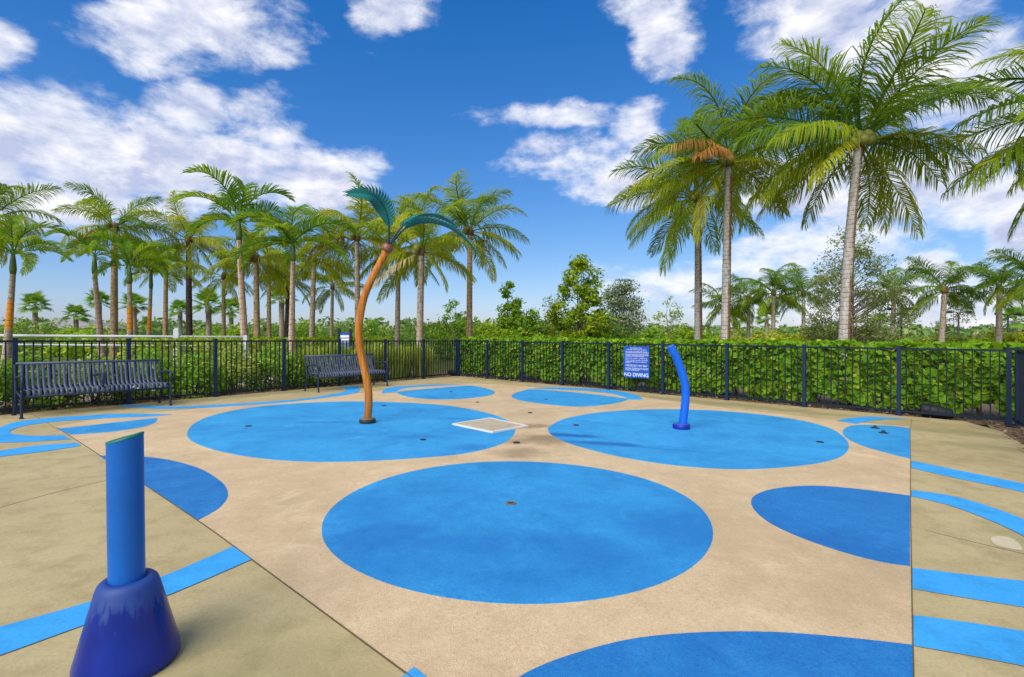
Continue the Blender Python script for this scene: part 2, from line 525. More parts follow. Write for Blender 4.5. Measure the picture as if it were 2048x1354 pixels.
# foliage
M['coco_green'] = leaf_mat('palm_green', (0.060, 0.165, 0.014), (0.165, 0.300, 0.020), (0.30, 0.34, 0.03), 0.10, trans=0.48)
M['coco_olive'] = leaf_mat('palm_olive', (0.165, 0.280, 0.014), (0.345, 0.430, 0.020), (0.46, 0.44, 0.03), 0.14, trans=0.48)
M['coco_yellow'] = leaf_mat('palm_yellow', (0.320, 0.390, 0.018), (0.520, 0.520, 0.028), (0.56, 0.42, 0.05), 0.16, trans=0.48)
M['coco_dead'] = leaf_mat('palm_dead', (0.497, 0.193, 0.041), (0.620, 0.359, 0.138), (0.414, 0.179, 0.055), 0.2, 0.1, 0.7)
M['coco_dry'] = leaf_mat('palm_dry', (0.396, 0.308, 0.132), (0.462, 0.396, 0.187), (0.330, 0.198, 0.077), 0.2, 0.1, 0.7)
M['fox_green'] = leaf_mat('feather_palm_green', (0.045, 0.170, 0.014), (0.140, 0.320, 0.020), (0.26, 0.36, 0.03), 0.12, trans=0.48)
M['fox_lime'] = leaf_mat('feather_palm_lime', (0.150, 0.310, 0.018), (0.350, 0.470, 0.024), (0.50, 0.50, 0.03), 0.15, trans=0.48)
M['sabal_green'] = leaf_mat('fan_palm_green', (0.133, 0.287, 0.044), (0.292, 0.489, 0.066))
M['hedge'] = leaf_mat('hedge_leaf', (0.050, 0.185, 0.008), (0.220, 0.410, 0.014), (0.42, 0.48, 0.03), 0.10, 0.30, 0.40, 1.6)
M['hedge_lime'] = leaf_mat('hedge_lime', (0.172, 0.296, 0.016), (0.374, 0.484, 0.023), (0.468, 0.515, 0.031), 0.15, 0.3, 0.45)
M['shrub_dark'] = leaf_mat('shrub_dark', (0.079, 0.188, 0.030), (0.205, 0.357, 0.043), (0.474, 0.374, 0.121), 0.06)
M['shrub_mid'] = leaf_mat('shrub_mid', (0.124, 0.299, 0.023), (0.318, 0.552, 0.036), (0.606, 0.620, 0.092), 0.1)
M['shrub_lime'] = leaf_mat('shrub_lime', (0.208, 0.407, 0.018), (0.477, 0.620, 0.029), (0.620, 0.620, 0.038), 0.15)
M['shrub_yellow'] = leaf_mat('shrub_yellow', (0.423, 0.444, 0.020), (0.620, 0.620, 0.030), (0.295, 0.360, 0.034), 0.22)
M['shrub_mixed'] = leaf_mat('shrub_mixed', (0.138, 0.275, 0.025), (0.435, 0.499, 0.062), (0.620, 0.620, 0.250), 0.16)
M['grey_green'] = leaf_mat('grey_green_leaf', (0.146, 0.186, 0.108), (0.332, 0.390, 0.234), (0.468, 0.507, 0.351), 0.15, 0.2)
M['fine_green'] = leaf_mat('fine_green_leaf', (0.120, 0.170, 0.050), (0.280, 0.320, 0.100), (0.400, 0.400, 0.180), 0.15, 0.25)
M['tree_green'] = leaf_mat('tree_green', (0.124, 0.300, 0.023), (0.358, 0.574, 0.032), (0.620, 0.620, 0.046), 0.12)
M['tree_yellow'] = leaf_mat('tree_yellow', (0.13, 0.26, 0.012), (0.38, 0.45, 0.016), (0.08, 0.19, 0.014), 0.22, noise_scale=1.1)
M['grass_blade'] = leaf_mat('tall_grass', (0.209, 0.335, 0.025), (0.503, 0.544, 0.063), (0.620, 0.586, 0.146), 0.15)
M['far_leaf'] = leaf_mat('far_wood_leaf', (0.099, 0.187, 0.049), (0.221, 0.325, 0.077), (0.353, 0.374, 0.139), 0.1, 0.2, 0.6, 0.05)
M['mulch'] = leaf_mat('mulch_chip', (0.16, 0.075, 0.035), (0.27, 0.16, 0.09), (0.36, 0.26, 0.17), 0.2, 0.0, 0.9, 3.0)
M['bark'] = paint_mat('bark', (0.20, 0.15, 0.10), 0.9, 0.15, 0.2, 0.4)
M['bark_grey'] = paint_mat('bark_grey', (0.28, 0.24, 0.19), 0.9, 0.15, 0.2, 0.4)
M['rachis'] = paint_mat('leaf_stalk', (0.20, 0.20, 0.035), 0.5, 0.4, 0.15)
M['coconut'] = paint_mat('coconut_husk', (0.26, 0.25, 0.05), 0.5, 0.4, 0.2)
M['fibre'] = paint_mat('leaf_base_fibre', (0.22, 0.12, 0.055), 0.9, 0.1, 0.2, 0.6)
M['shaft'] = paint_mat('crownshaft_green', (0.10, 0.16, 0.03), 0.4, 0.4, 0.15)
M['trunk_shaded'] = trunk_mat('palm_trunk_shaded', (0.52, 0.48, 0.42), (0.36, 0.31, 0.26), 9.5, (0.20, 0.085, 0.028))  # strongest painted shade, brown on the right-hand side
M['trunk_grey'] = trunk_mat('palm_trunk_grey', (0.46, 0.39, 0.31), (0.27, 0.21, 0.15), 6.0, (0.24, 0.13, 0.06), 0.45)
M['trunk_brown'] = trunk_mat('palm_trunk_brown', (0.42, 0.29, 0.15), (0.25, 0.16, 0.08), 6.0)
M['trunk_dark'] = trunk_mat('palm_trunk_dark', (0.075, 0.055, 0.040), (0.035, 0.025, 0.020), 6.0)
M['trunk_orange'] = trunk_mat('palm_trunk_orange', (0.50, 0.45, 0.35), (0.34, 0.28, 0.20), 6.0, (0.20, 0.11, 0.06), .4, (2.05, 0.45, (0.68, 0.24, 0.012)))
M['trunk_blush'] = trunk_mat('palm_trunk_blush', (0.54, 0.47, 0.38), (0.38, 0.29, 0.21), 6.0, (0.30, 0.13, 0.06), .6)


def ground_mat():
    m, N, b = base_mat('ground_grass', 0.9, 0.1)
    co = objco(N)
    n = N.noise(co, 0.5, 6, 0.65); n2 = N.noise(co, 9, 4, 0.7); n3 = N.noise(co, 0.06, 4, 0.6)
    col = N.mix(N.ramp(n, 0.35, 0.65), (0.075, 0.105, 0.018), (0.14, 0.15, 0.035))
    col = N.mix(N.ramp(n2, 0.4, 0.7, 0, 0.5), col, (0.05, 0.07, 0.015))
    col = N.mix(N.ramp(n3, 0.5, 0.7, 0, 0.6), col, (0.18, 0.16, 0.07))
    N.l.new(col, b.inputs['Base Color'])
    bump(N, b, n2, 0.5, 0.05)
    return m


M['ground'] = ground_mat()
M['path'] = concrete_mat('path_concrete', (0.58, 0.55, 0.48), (0.50, 0.47, 0.41))
M['soil'] = concrete_mat('mulch_bed', (0.16, 0.10, 0.06), (0.24, 0.17, 0.11))

# ------------------------------------------------------------------ ground and deck
rng = np.random.default_rng(7)
R_ = [0.01] + list(np.geomspace(1.5, 4200, 60))
NSEG = 96
gv, gq = [], []
for r in R_:
    for k in range(NSEG):
        th = 2 * math.pi * k / NSEG
        x, y = r * math.cos(th), 10 + r * math.sin(th)
        gv.append((x, y, zg(x, y) - 0.06))
for i in range(len(R_) - 1):
    for k in range(NSEG):
        gq.append((i * NSEG + k, i * NSEG + (k + 1) % NSEG, (i + 1) * NSEG + (k + 1) % NSEG, (i + 1) * NSEG + k))
ground = link('ground', np_mesh('ground', gv, [np.array(gq)]), M['ground'])
tag(ground, kind='structure')


def sheet(name, pts, dz, mat, parent=None, thick=0.0):
    """flat polygon lying on the slope; pts in ground metres"""
    bm = bmesh.new()
    vs = [bm.verts.new((x, y, zg(x, y) + dz)) for x, y in pts]
    f = bm.faces.new(vs)
    if f.normal.z < 0: f.normal_flip()
    bm.normal_update()
    if f.normal.z < 0: bmesh.ops.reverse_faces(bm, faces=[f])
    if thick:
        e = bmesh.ops.extrude_face_region(bm, geom=[f])
        for g in e['geom']:
            if isinstance(g, bmesh.types.BMVert): g.co.z -= thick
        bmesh.ops.recalc_face_normals(bm, faces=bm.faces[:])
    bmesh.ops.triangulate(bm, faces=[q for q in bm.faces if len(q.verts) > 4])
    me = bpy.data.meshes.new(name)
    bm.to_mesh(me); bm.free()
    o = link(name, me, mat, parent)
    return o


def spline(pts, n=8, closed=True):
    P_ = [np.array(p, float) for p in pts]
    N_ = len(P_); outp = []
    for i in range(N_ if closed else N_ - 1):
        p0, p1, p2, p3 = (P_[(i - 1) % N_], P_[i], P_[(i + 1) % N_], P_[(i + 2) % N_]) if closed else \
            (P_[max(i - 1, 0)], P_[i], P_[i + 1], P_[min(i + 2, N_ - 1)])
        for k in range(n):
            t = k / n
            outp.append(tuple(0.5 * ((2 * p1) + (-p0 + p2) * t + (2 * p0 - 5 * p1 + 4 * p2 - p3) * t * t + (-p0 + 3 * p1 - 3 * p2 + p3) * t ** 3)))
    if not closed: outp.append(tuple(P_[-1]))
    return outp


def outline(segs, n=6):
    """closed outline from several open smooth curves with corners between them (photo pixels) -> ground metres"""
    o = []
    for s in segs:
        q = spline([G(*p) for p in s], n, False)
        if o and math.dist(o[-1], q[0]) < 1e-6: q = q[1:]
        o += q
    if math.dist(o[0], o[-1]) < 1e-6: o = o[:-1]
    return o


def grow(pts, d):
    """the outline moved outwards by d metres"""
    n = len(pts); a = sum(pts[i][0] * pts[(i + 1) % n][1] - pts[(i + 1) % n][0] * pts[i][1] for i in range(n))
    s = 1 if a > 0 else -1
    res = []
    for i in range(n):
        x0, y0 = pts[i - 1]; x1, y1 = pts[(i + 1) % n]
        dx, dy = x1 - x0, y1 - y0
        L = math.hypot(dx, dy) or 1
        res.append((pts[i][0] + s * dy / L * d, pts[i][1] - s * dx / L * d))
    return res


# fence lines, from the feet of the posts
FC = (-1.91, 17.21)                       # corner post
FL = (-8.23, 8.28)                        # far left post seen
FR = (8.10, 8.01)                         # right corner post
uL = Vector((FL[0] - FC[0], FL[1] - FC[1])).normalized()
uR = Vector((FR[0] - FC[0], FR[1] - FC[1])).normalized()
uN = Vector((-0.62, -0.785)).normalized()     # third side, back towards the viewer


def online(o, u, t, off=0.0):
    """point t metres along a fence, off metres to the outer side"""
    n = Vector((-u.y, u.x))
    if n.dot(Vector((0, 5)) - Vector(o)) > 0: n = -n
    return (o[0] + u.x * t + n.x * off, o[1] + u.y * t + n.y * off)


deck_pts = [online(FC, uL, 0, 0.02), online(FC, uR, 13.1, 0.02), G(2000, 862), G(2030, 880), G(2075, 905), (8.2, 6.9), (8.2, 0.3), (6, -6), (-9, -6), (-13, 2.0), online(FC, uL, 15, 0.02)]
deck_pts[1] = online(FC, uR, 12.95, 0.02)
deck = sheet('concrete_deck', deck_pts, 0.0, M['deck'], None, 0.10)
tag(deck, kind='structure')

pad_pts = outline([[(845, 1372), (505, 1121), (396, 1042), (198, 910), (110, 853)],
                   [(110, 853), (245, 832), (420, 815), (600, 798), (760, 782), (830, 772), (935, 767), (1010, 770)],
                   [(1010, 770), (1180, 783), (1300, 797), (1480, 819), (1690, 842), (1820, 853)],
                   [(1820, 853), (1821, 1000), (1824, 1200), (1828, 1372)]], 6)
pad = sheet('splash_pad', pad_pts, 0.002, M['pad'], None, 0.02)
tag(pad, kind='structure')


def blue(name, pts, mat, parent=pad, dz=0.004):
    o = sheet(name, pts, dz, mat, parent, 0.012)
    return o


def loop_px(pts, n=8):
    return spline([G(*p) for p in pts], n, True)


c1 = [(0.0475 + 1.452 * math.cos(t) + .012 * math.sin(3 * t), 3.973 + 1.447 * math.sin(t) + .01 * math.cos(2 * t)) for t in np.linspace(0, 2 * math.pi, 96, endpoint=False)]
blue('blue_circle', c1, M['blue_centre'])
blue('blue_circle', loop_px([(374, 868), (392, 845), (440, 827), (520, 813), (610, 806), (700, 803), (800, 805), (890, 811), (965, 824), (1015, 841), (1030, 857),
                             (1022, 876), (990, 893), (925, 908), (830, 917), (720, 923), (620, 924), (520, 917), (440, 903), (390, 886)], 5), M['blue_far'])
blue('blue_circle', loop_px([(1097, 864), (1105, 849), (1140, 835), (1210, 824), (1300, 819), (1400, 820), (1500, 827), (1590, 839), (1660, 857), (1695, 883), (1690, 908),
                             (1650, 924), (1580, 934), (1490, 939), (1390, 935), (1290, 923), (1200, 905), (1130, 884)], 5), M['blue_far'])
blue('blue_circle', outline([[(792, 784), (840, 779), (900, 774), (940, 771)], [(940, 771), (968, 776), (990, 784), (978, 791), (935, 797), (880, 799), (830, 796), (802, 790), (792, 784)]], 5), M['blue_far'])
blue('blue_circle', outline([[(1058, 778.5), (1105, 781.5), (1180, 788), (1258, 798)], [(1258, 798), (1240, 805), (1200, 811), (1150, 813.5), (1095, 809), (1045, 802), (1023, 794), (1032, 786), (1058, 778.5)]], 5), M['blue_far'])
blue('blue_circle', outline([[(1820, 1133), (1760, 1124), (1680, 1103), (1590, 1071), (1530, 1040), (1503, 1010), (1512, 990), (1555, 977), (1630, 972), (1720, 979), (1820, 992)], [(1820, 992), (1820, 1133)]], 6), M['blue_mid'])
blue('blue_circle', outline([[(990, 1385), (1070, 1338), (1160, 1305), (1270, 1278), (1400, 1266), (1540, 1265), (1680, 1275), (1825, 1291)], [(1825, 1291), (1827, 1385)], [(1827, 1385), (990, 1385)]], 6), M['blue_mid'])
blue('blue_circle', outline([[(199, 912), (260, 912), (330, 919), (395, 936), (440, 962), (456, 988), (440, 1015), (396, 1041)], [(396, 1041), (199, 912)]], 6), M['blue_mid'])
blue('blue_circle', outline([[(1820, 918), (1765, 904), (1710, 886), (1685, 866), (1698, 853), (1730, 850), (1780, 852), (1820, 857)], [(1820, 857), (1820, 918)]], 6), M['blue_far'])
blue('blue_circle', outline([[(113, 858), (160, 853), (240, 844), (314, 836)], [(314, 836), (313, 843), (290, 853), (230, 863), (142, 870)], [(142, 870), (113, 858)]], 6), M['blue_far'])

BANDS = [
    [[(-60, 878), (-10, 860), (25, 846), (70, 839), (130, 834), (240, 828), (345, 829)], [(345, 829), (300, 833.5), (230, 836), (130, 842), (60, 850), (24, 860), (22, 867), (60, 872), (126, 871)],
     [(126, 871), (141, 879)], [(141, 879), (60, 884), (-20, 886), (-60, 886)], [(-60, 886), (-60, 878)]],
    [[(-60, 911), (0, 902), (70, 892), (152, 886)], [(152, 886), (162, 892)], [(162, 892), (90, 903), (0, 914), (-60, 924)], [(-60, 924), (-60, 911)]],
    [[(-120, 1290), (0, 1255), (100, 1228), (200, 1198), (330, 1152), (466, 1094)], [(466, 1094), (503, 1120)], [(503, 1120), (330, 1194), (180, 1247), (0, 1312), (-120, 1352)], [(-120, 1352), (-120, 1290)]],
    [[(770, 1385), (828, 1336)], [(828, 1336), (866, 1366)], [(866, 1366), (850, 1395)], [(850, 1395), (770, 1385)]],
    [[(1823, 922), (1900, 938), (2048, 968), (2200, 1004), (2480, 1080)], [(2480, 1080), (2480, 1108)], [(2480, 1108), (2200, 1024), (2048, 985), (1900, 954), (1823, 936)], [(1823, 936), (1823, 922)]],
    [[(1823, 981), (1900, 992), (1970, 1011), (2048, 1040), (2180, 1100), (2420, 1240)], [(2420, 1240), (2420, 1330)], [(2420, 1330), (2180, 1150), (2048, 1073), (1965, 1035), (1895, 1010), (1823, 993)], [(1823, 993), (1823, 981)]],
    [[(1825, 1137), (1930, 1150), (2048, 1163), (2160, 1172), (2560, 1206)], [(2560, 1206), (2560, 1304)], [(2560, 1304), (2160, 1234), (2048, 1215), (1930, 1196), (1825, 1178)], [(1825, 1178), (1825, 1137)]],
    [[(1827, 1232), (1940, 1247), (2048, 1264), (2160, 1282), (2560, 1350)], [(2560, 1350), (2560, 1446)], [(2560, 1446), (2160, 1356), (2048, 1333), (1940, 1312), (1827, 1292)], [(1827, 1292), (1827, 1232)]],
    [[(230, 812), (262, 810.5), (340, 813.5), (420, 810.5), (500, 806), (560, 802), (620, 796), (668, 788), (690, 782), (691, 777), (684, 773)], [(684, 773), (712, 772)],
     [(712, 772), (720, 778), (708, 787), (655, 795), (580, 804), (500, 810), (420, 815), (330, 818), (265, 815), (230, 812)]],
    [[(763, 787), (771, 778), (800, 773), (860, 769.5), (935, 768.5)], [(935, 768.5), (890, 771), (835, 774), (803, 778), (790, 785)], [(790, 785), (763, 787)]],
    [[(1058, 777), (1100, 775), (1170, 777), (1230, 781.5), (1268, 789), (1287, 799)], [(1287, 799), (1262, 799), (1248, 794), (1220, 787), (1175, 782), (1120, 779.5), (1058, 777)]],
    [[(1672, 842), (1700, 836.5), (1740, 834), (1790, 836), (1812, 838)], [(1812, 838), (1770, 839), (1735, 843), (1712, 848)], [(1712, 848), (1672, 842)]],
]
for b_ in BANDS:
    pts = outline(b_, 6)
    o = sheet('blue_band', pts, 0.005, M['band'], deck, 0.03)
    sheet('groove', grow(pts, 0.0028), 0.003, M['groove'], o, 0.02)


def strip(name, pxs, w, mat, parent, dz=0.009):
    q = [Vector(G(*p)) for p in pxs]
    L, Rr = [], []
    for i, p in enumerate(q):
        t = (q[min(i + 1, len(q) - 1)] - q[max(i - 1, 0)]).normalized()
        n = Vector((-t.y, t.x)) * w / 2
        L.append(tuple(p + n)); Rr.append(tuple(p - n))
    return sheet(name, L + Rr[::-1], dz, mat, parent, 0.012)


random.seed(3)
jl = []
for i in range(60):
    t = i / 59
    a = spline([(845, 1372), (505, 1121), (396, 1042), (198, 910), (110, 853)], 15, False)[i]
    jl.append(a)
strip('joint', jl, 0.005, M['groove'], pad, 0.0055)
strip('joint', [(1820, 853), (1821, 920), (1821, 1000), (1824, 1200), (1828, 1372)], 0.005, M['groove'], pad, 0.0055)
strip('joint', [(1823, 838), (1822, 853)], 0.005, M['groove'], deck, 0.0015)
strip('joint', [(1850, 1060), (1900, 1073), (2048, 1108), (2150, 1134)], 0.005, M['groove'], deck, 0.0015)
strip('joint', [(0, 1015), (110, 985), (215, 960)], 0.005, M['groove'], deck, 0.0015)
strip('joint', [(113, 858), (95, 846), (60, 826)], 0.005, M['groove'], deck, 0.0015)

# pale paint patch on the deck at the right
pp = spline([G(*p) for p in [(1982, 1076), (2000, 1073), (2022, 1077), (2040, 1090), (2042, 1101), (2010, 1096), (1990, 1090)]], 5)
sheet('paint_patch', pp, 0.0025, paint_mat('pale_patch', (0.58, 0.50, 0.33), 0.7, 0.2), deck)

# strips of mulch outside the fences and a pale path beyond
bed = [online(FC, uL, 16, 0.03), online(FC, uL, 0, .03), online(FC, uR, 0, .03), online(FC, uR, 13.7, .03), (8.35, 8.2), (7.0, 6.0), (9.5, 6.0), (11.5, 8.5),
       online(FC, uR, 14, 3.2), online(FC, uR, -2.0, 3.0), online(FC, uL, -2.0, 3.0), online(FC, uL, 16, 1.9)]


def grid_strip(name, o0, u, t0, t1, off0, off1, dz, mat, n=40):
    v = []; q = []
    for i in range(n + 1):
        t = t0 + (t1 - t0) * i / n
        for of in (off0, off1):
            x, y = online(o0, u, t, of)
            v.append((x, y, zg(x, y) + dz))
    for i in range(n): q.append((2 * i, 2 * i + 1, 2 * i + 3, 2 * i + 2))
    o = link(name, np_mesh(name, v, [np.array(q)]), mat)
    return tag(o, kind='structure')


grid_strip('mulch_bed', FC, uL, 0.0, 19, 0.03, 2.6, -0.03, M['soil'])
grid_strip('mulch_bed', FC, uR, -2.0, 15.5, 0.03, 3.4, -0.034, M['soil'])
grid_strip('mulch_bed', FR, uN, -1.5, 9, -0.35, 2.6, -0.026, M['soil'])
grid_strip('path', FC, uL, -1, 22, 2.7, 4.4, -0.04, M['path'])


# ------------------------------------------------------------------ fences
def fence(o0, u, ts, label, group):
    """posts at distances ts along the line; every post, rail and picket is its own part"""
    b0 = (o0[0] + u.x * ts[0], o0[1] + u.y * ts[0])
    root = empty('fence', (b0[0], b0[1], zg(*b0)), label, 'fence', group)
    rz = math.atan2(u.y, u.x)
    post_me = MB().box((0, 0, 0.622), (0.062, 0.062, 1.244)).box((0, 0, 1.252), (0.072, 0.072, 0.016)).box((0, 0, 0.012), (0.10, 0.10, 0.024)).mesh('post')
    pick_me = MB().box((0, 0, 0.655), (0.019, 0.019, 1.13)).mesh('picket')
    z0 = zg(*b0)
    for i, t in enumerate(ts):
        x, y = o0[0] + u.x * t, o0[1] + u.y * t
        p = link('post', post_me, M['post_navy'], root)
        p.location = (x - b0[0], y - b0[1], zg(x, y) - z0); p.rotation_euler = (0, 0, rz)
        if i == len(ts) - 1: break
        t2 = ts[i + 1]
        x2, y2 = o0[0] + u.x * t2, o0[1] + u.y * t2
        za, zb = zg(x, y) - z0, zg(x2, y2) - z0
        L = t2 - t
        sl = math.atan2(zb - za, L)
        for h, hh in ((1.205, 0.034), (0.085, 0.034)):
            r = link('rail', MB().box((0, 0, 0), (L - 0.064, 0.028, hh)).mesh('rail'), M['navy'], root)
            r.location = ((x + x2) / 2 - b0[0], (y + y2) / 2 - b0[1], (za + zb) / 2 + h)
            r.rotation_euler = (0, -sl, rz)
        n = max(2, round(L / 0.112))
        for k in range(1, n):
            f = k / n
            q = link('picket', pick_me, M['navy'], root)
            q.location = (x + (x2 - x) * f - b0[0], y + (y2 - y) * f - b0[1], za + (zb - za) * f)
            q.rotation_euler = (0, 0, rz)
    return root


lenL = math.dist(FC, FL); lenR = math.dist(FC, FR)
fence(FC, uL, [0.0] + [lenL * k / 7 for k in range(1, 10)], 'navy metal picket fence behind the two benches', 'splash pad fence sides')
fence(FC, uR, [lenR * k / 9 + (0.0 if k else 0.12) for k in range(0, 9)] + [lenR - 0.10], 'navy metal picket fence along the round-leaved hedge with the no diving sign', 'splash pad fence sides')
fence(FR, uN, [0.0, 1.5, 3.0, 4.5], 'navy metal picket fence seen end-on at the right edge', 'splash pad fence sides')


# ------------------------------------------------------------------ benches
def bench(pa, pb, label, middle_arm):
    a, b = Vector(G(*pa)), Vector(G(*pb))
    u = (b - a).normalized(); L = (b - a).length
    n = Vector((u.y, -u.x))                      # towards the pad
    c = (a + b) / 2 - n * 0.27
    rz = math.atan2(u.y, u.x)
    root = empty('park_bench', (c.x, c.y, zg(c.x, c.y)), label, 'bench', 'slatted metal benches', rz)
    tilt = math.atan2(zg(*b) - zg(*a), L)
    root.rotation_euler = (0, -tilt, rz)
    # local x along the bench, local -y is the front
    prof = spline([(0.335, 0.835), (0.30, 0.70), (0.255, 0.54), (0.22, 0.455), (0.165, 0.425), (0.05, 0.425), (-0.12, 0.435), (-0.215, 0.43), (-0.25, 0.395), (-0.248, 0.345)], 3, False)
    ns = 29
    pitch = (L - 0.10) / ns
    v, q = [], []
    w, th = 0.040, 0.005
    for i, (y, z) in enumerate(prof):
        y0, z0 = prof[max(i - 1, 0)]; y1, z1 = prof[min(i + 1, len(prof) - 1)]
        t = Vector((y1 - y0, z1 - z0)).normalized(); nn = Vector((-t.y, t.x)) * th
        for sx, sg in ((-1, 0), (1, 0), (1, 1), (-1, 1)):
            v.append((sx * w / 2, y + nn.x * sg, z + nn.y * sg))
    for i in range(len(prof) - 1):
        for k in range(4):
            q.append((4 * i + k, 4 * i + (k + 1) % 4, 4 * i + 4 + (k + 1) % 4, 4 * i + 4 + k))
    e = 4 * (len(prof) - 1)
    q += [(0, 3, 2, 1), (e, e + 1, e + 2, e + 3)]
    sm = np_mesh('slat', v, [np.array(q)])
    for k in range(ns):
        s = link('slat', sm, M['bench'], root)
        s.location = (-L / 2 + 0.05 + pitch * (k + 0.5), 0, 0)
    MB().tube([(-L / 2 + 0.02, 0.345, 0.838), (L / 2 - 0.02, 0.345, 0.838)], 0.021, 10).build('top_rail', M['bench'], root, True)
    MB().tube([(-L / 2 + 0.02, -0.235, 0.335), (L / 2 - 0.02, -0.235, 0.335)], 0.019, 10).build('front_rail', M['bench_frame'], root, True)
    MB().box((0, 0.24, 0.44), (L - 0.05, 0.012, 0.04)).build('back_rail', M['bench_frame'], root)
    for sx in (-1, 1):
        X = sx * (L / 2 - 0.005)
        arm = spline([(X, -0.27, 0.0), (X, -0.245, 0.22), (X, -0.255, 0.45), (X, -0.275, 0.57), (X, -0.235, 0.635), (X, -0.12, 0.645), (X, 0.10, 0.625), (X, 0.285, 0.60)], 4, False)
        la = MB().tube(arm[:9], 0.019, 8).build('leg', M['bench_frame'], root, True)
        MB().tube(arm[8:], 0.021, 8).build('armrest', M['bench_frame'], root, True)
        rl = MB().tube(spline([(X, 0.30, 0.0), (X, 0.235, 0.22), (X, 0.215, 0.42), (X, 0.335, 0.825)], 4, False), 0.019, 8).build('leg', M['bench_frame'], root, True)
        MB().tube([(X, -0.235, 0.33), (X, 0.215, 0.40)], 0.016, 8).build('end_rail', M['bench_frame'], root, True)
        for yy, o in ((-0.27, la), (0.30, rl)):
            MB().lathe([(0.032, 0.0), (0.032, 0.012), (0.022, 0.018)], (X, yy, 0), 10).build('foot', M['bench_frame'], o)
    if middle_arm:
        MB().tube(spline([(0, -0.225, 0.43), (0, -0.245, 0.56), (0, -0.20, 0.635), (0, -0.08, 0.645), (0, 0.10, 0.625), (0, 0.28, 0.60)], 4, False), 0.021, 8).build('armrest', M['bench_frame'], root, True)
    return root


bench((42, 838), (342, 811), 'slatted slate-blue metal bench at the left edge, nearest the viewer', True)
bench((637, 785), (775, 772), 'slatted slate-blue metal bench behind the brown curved spray palm', False)


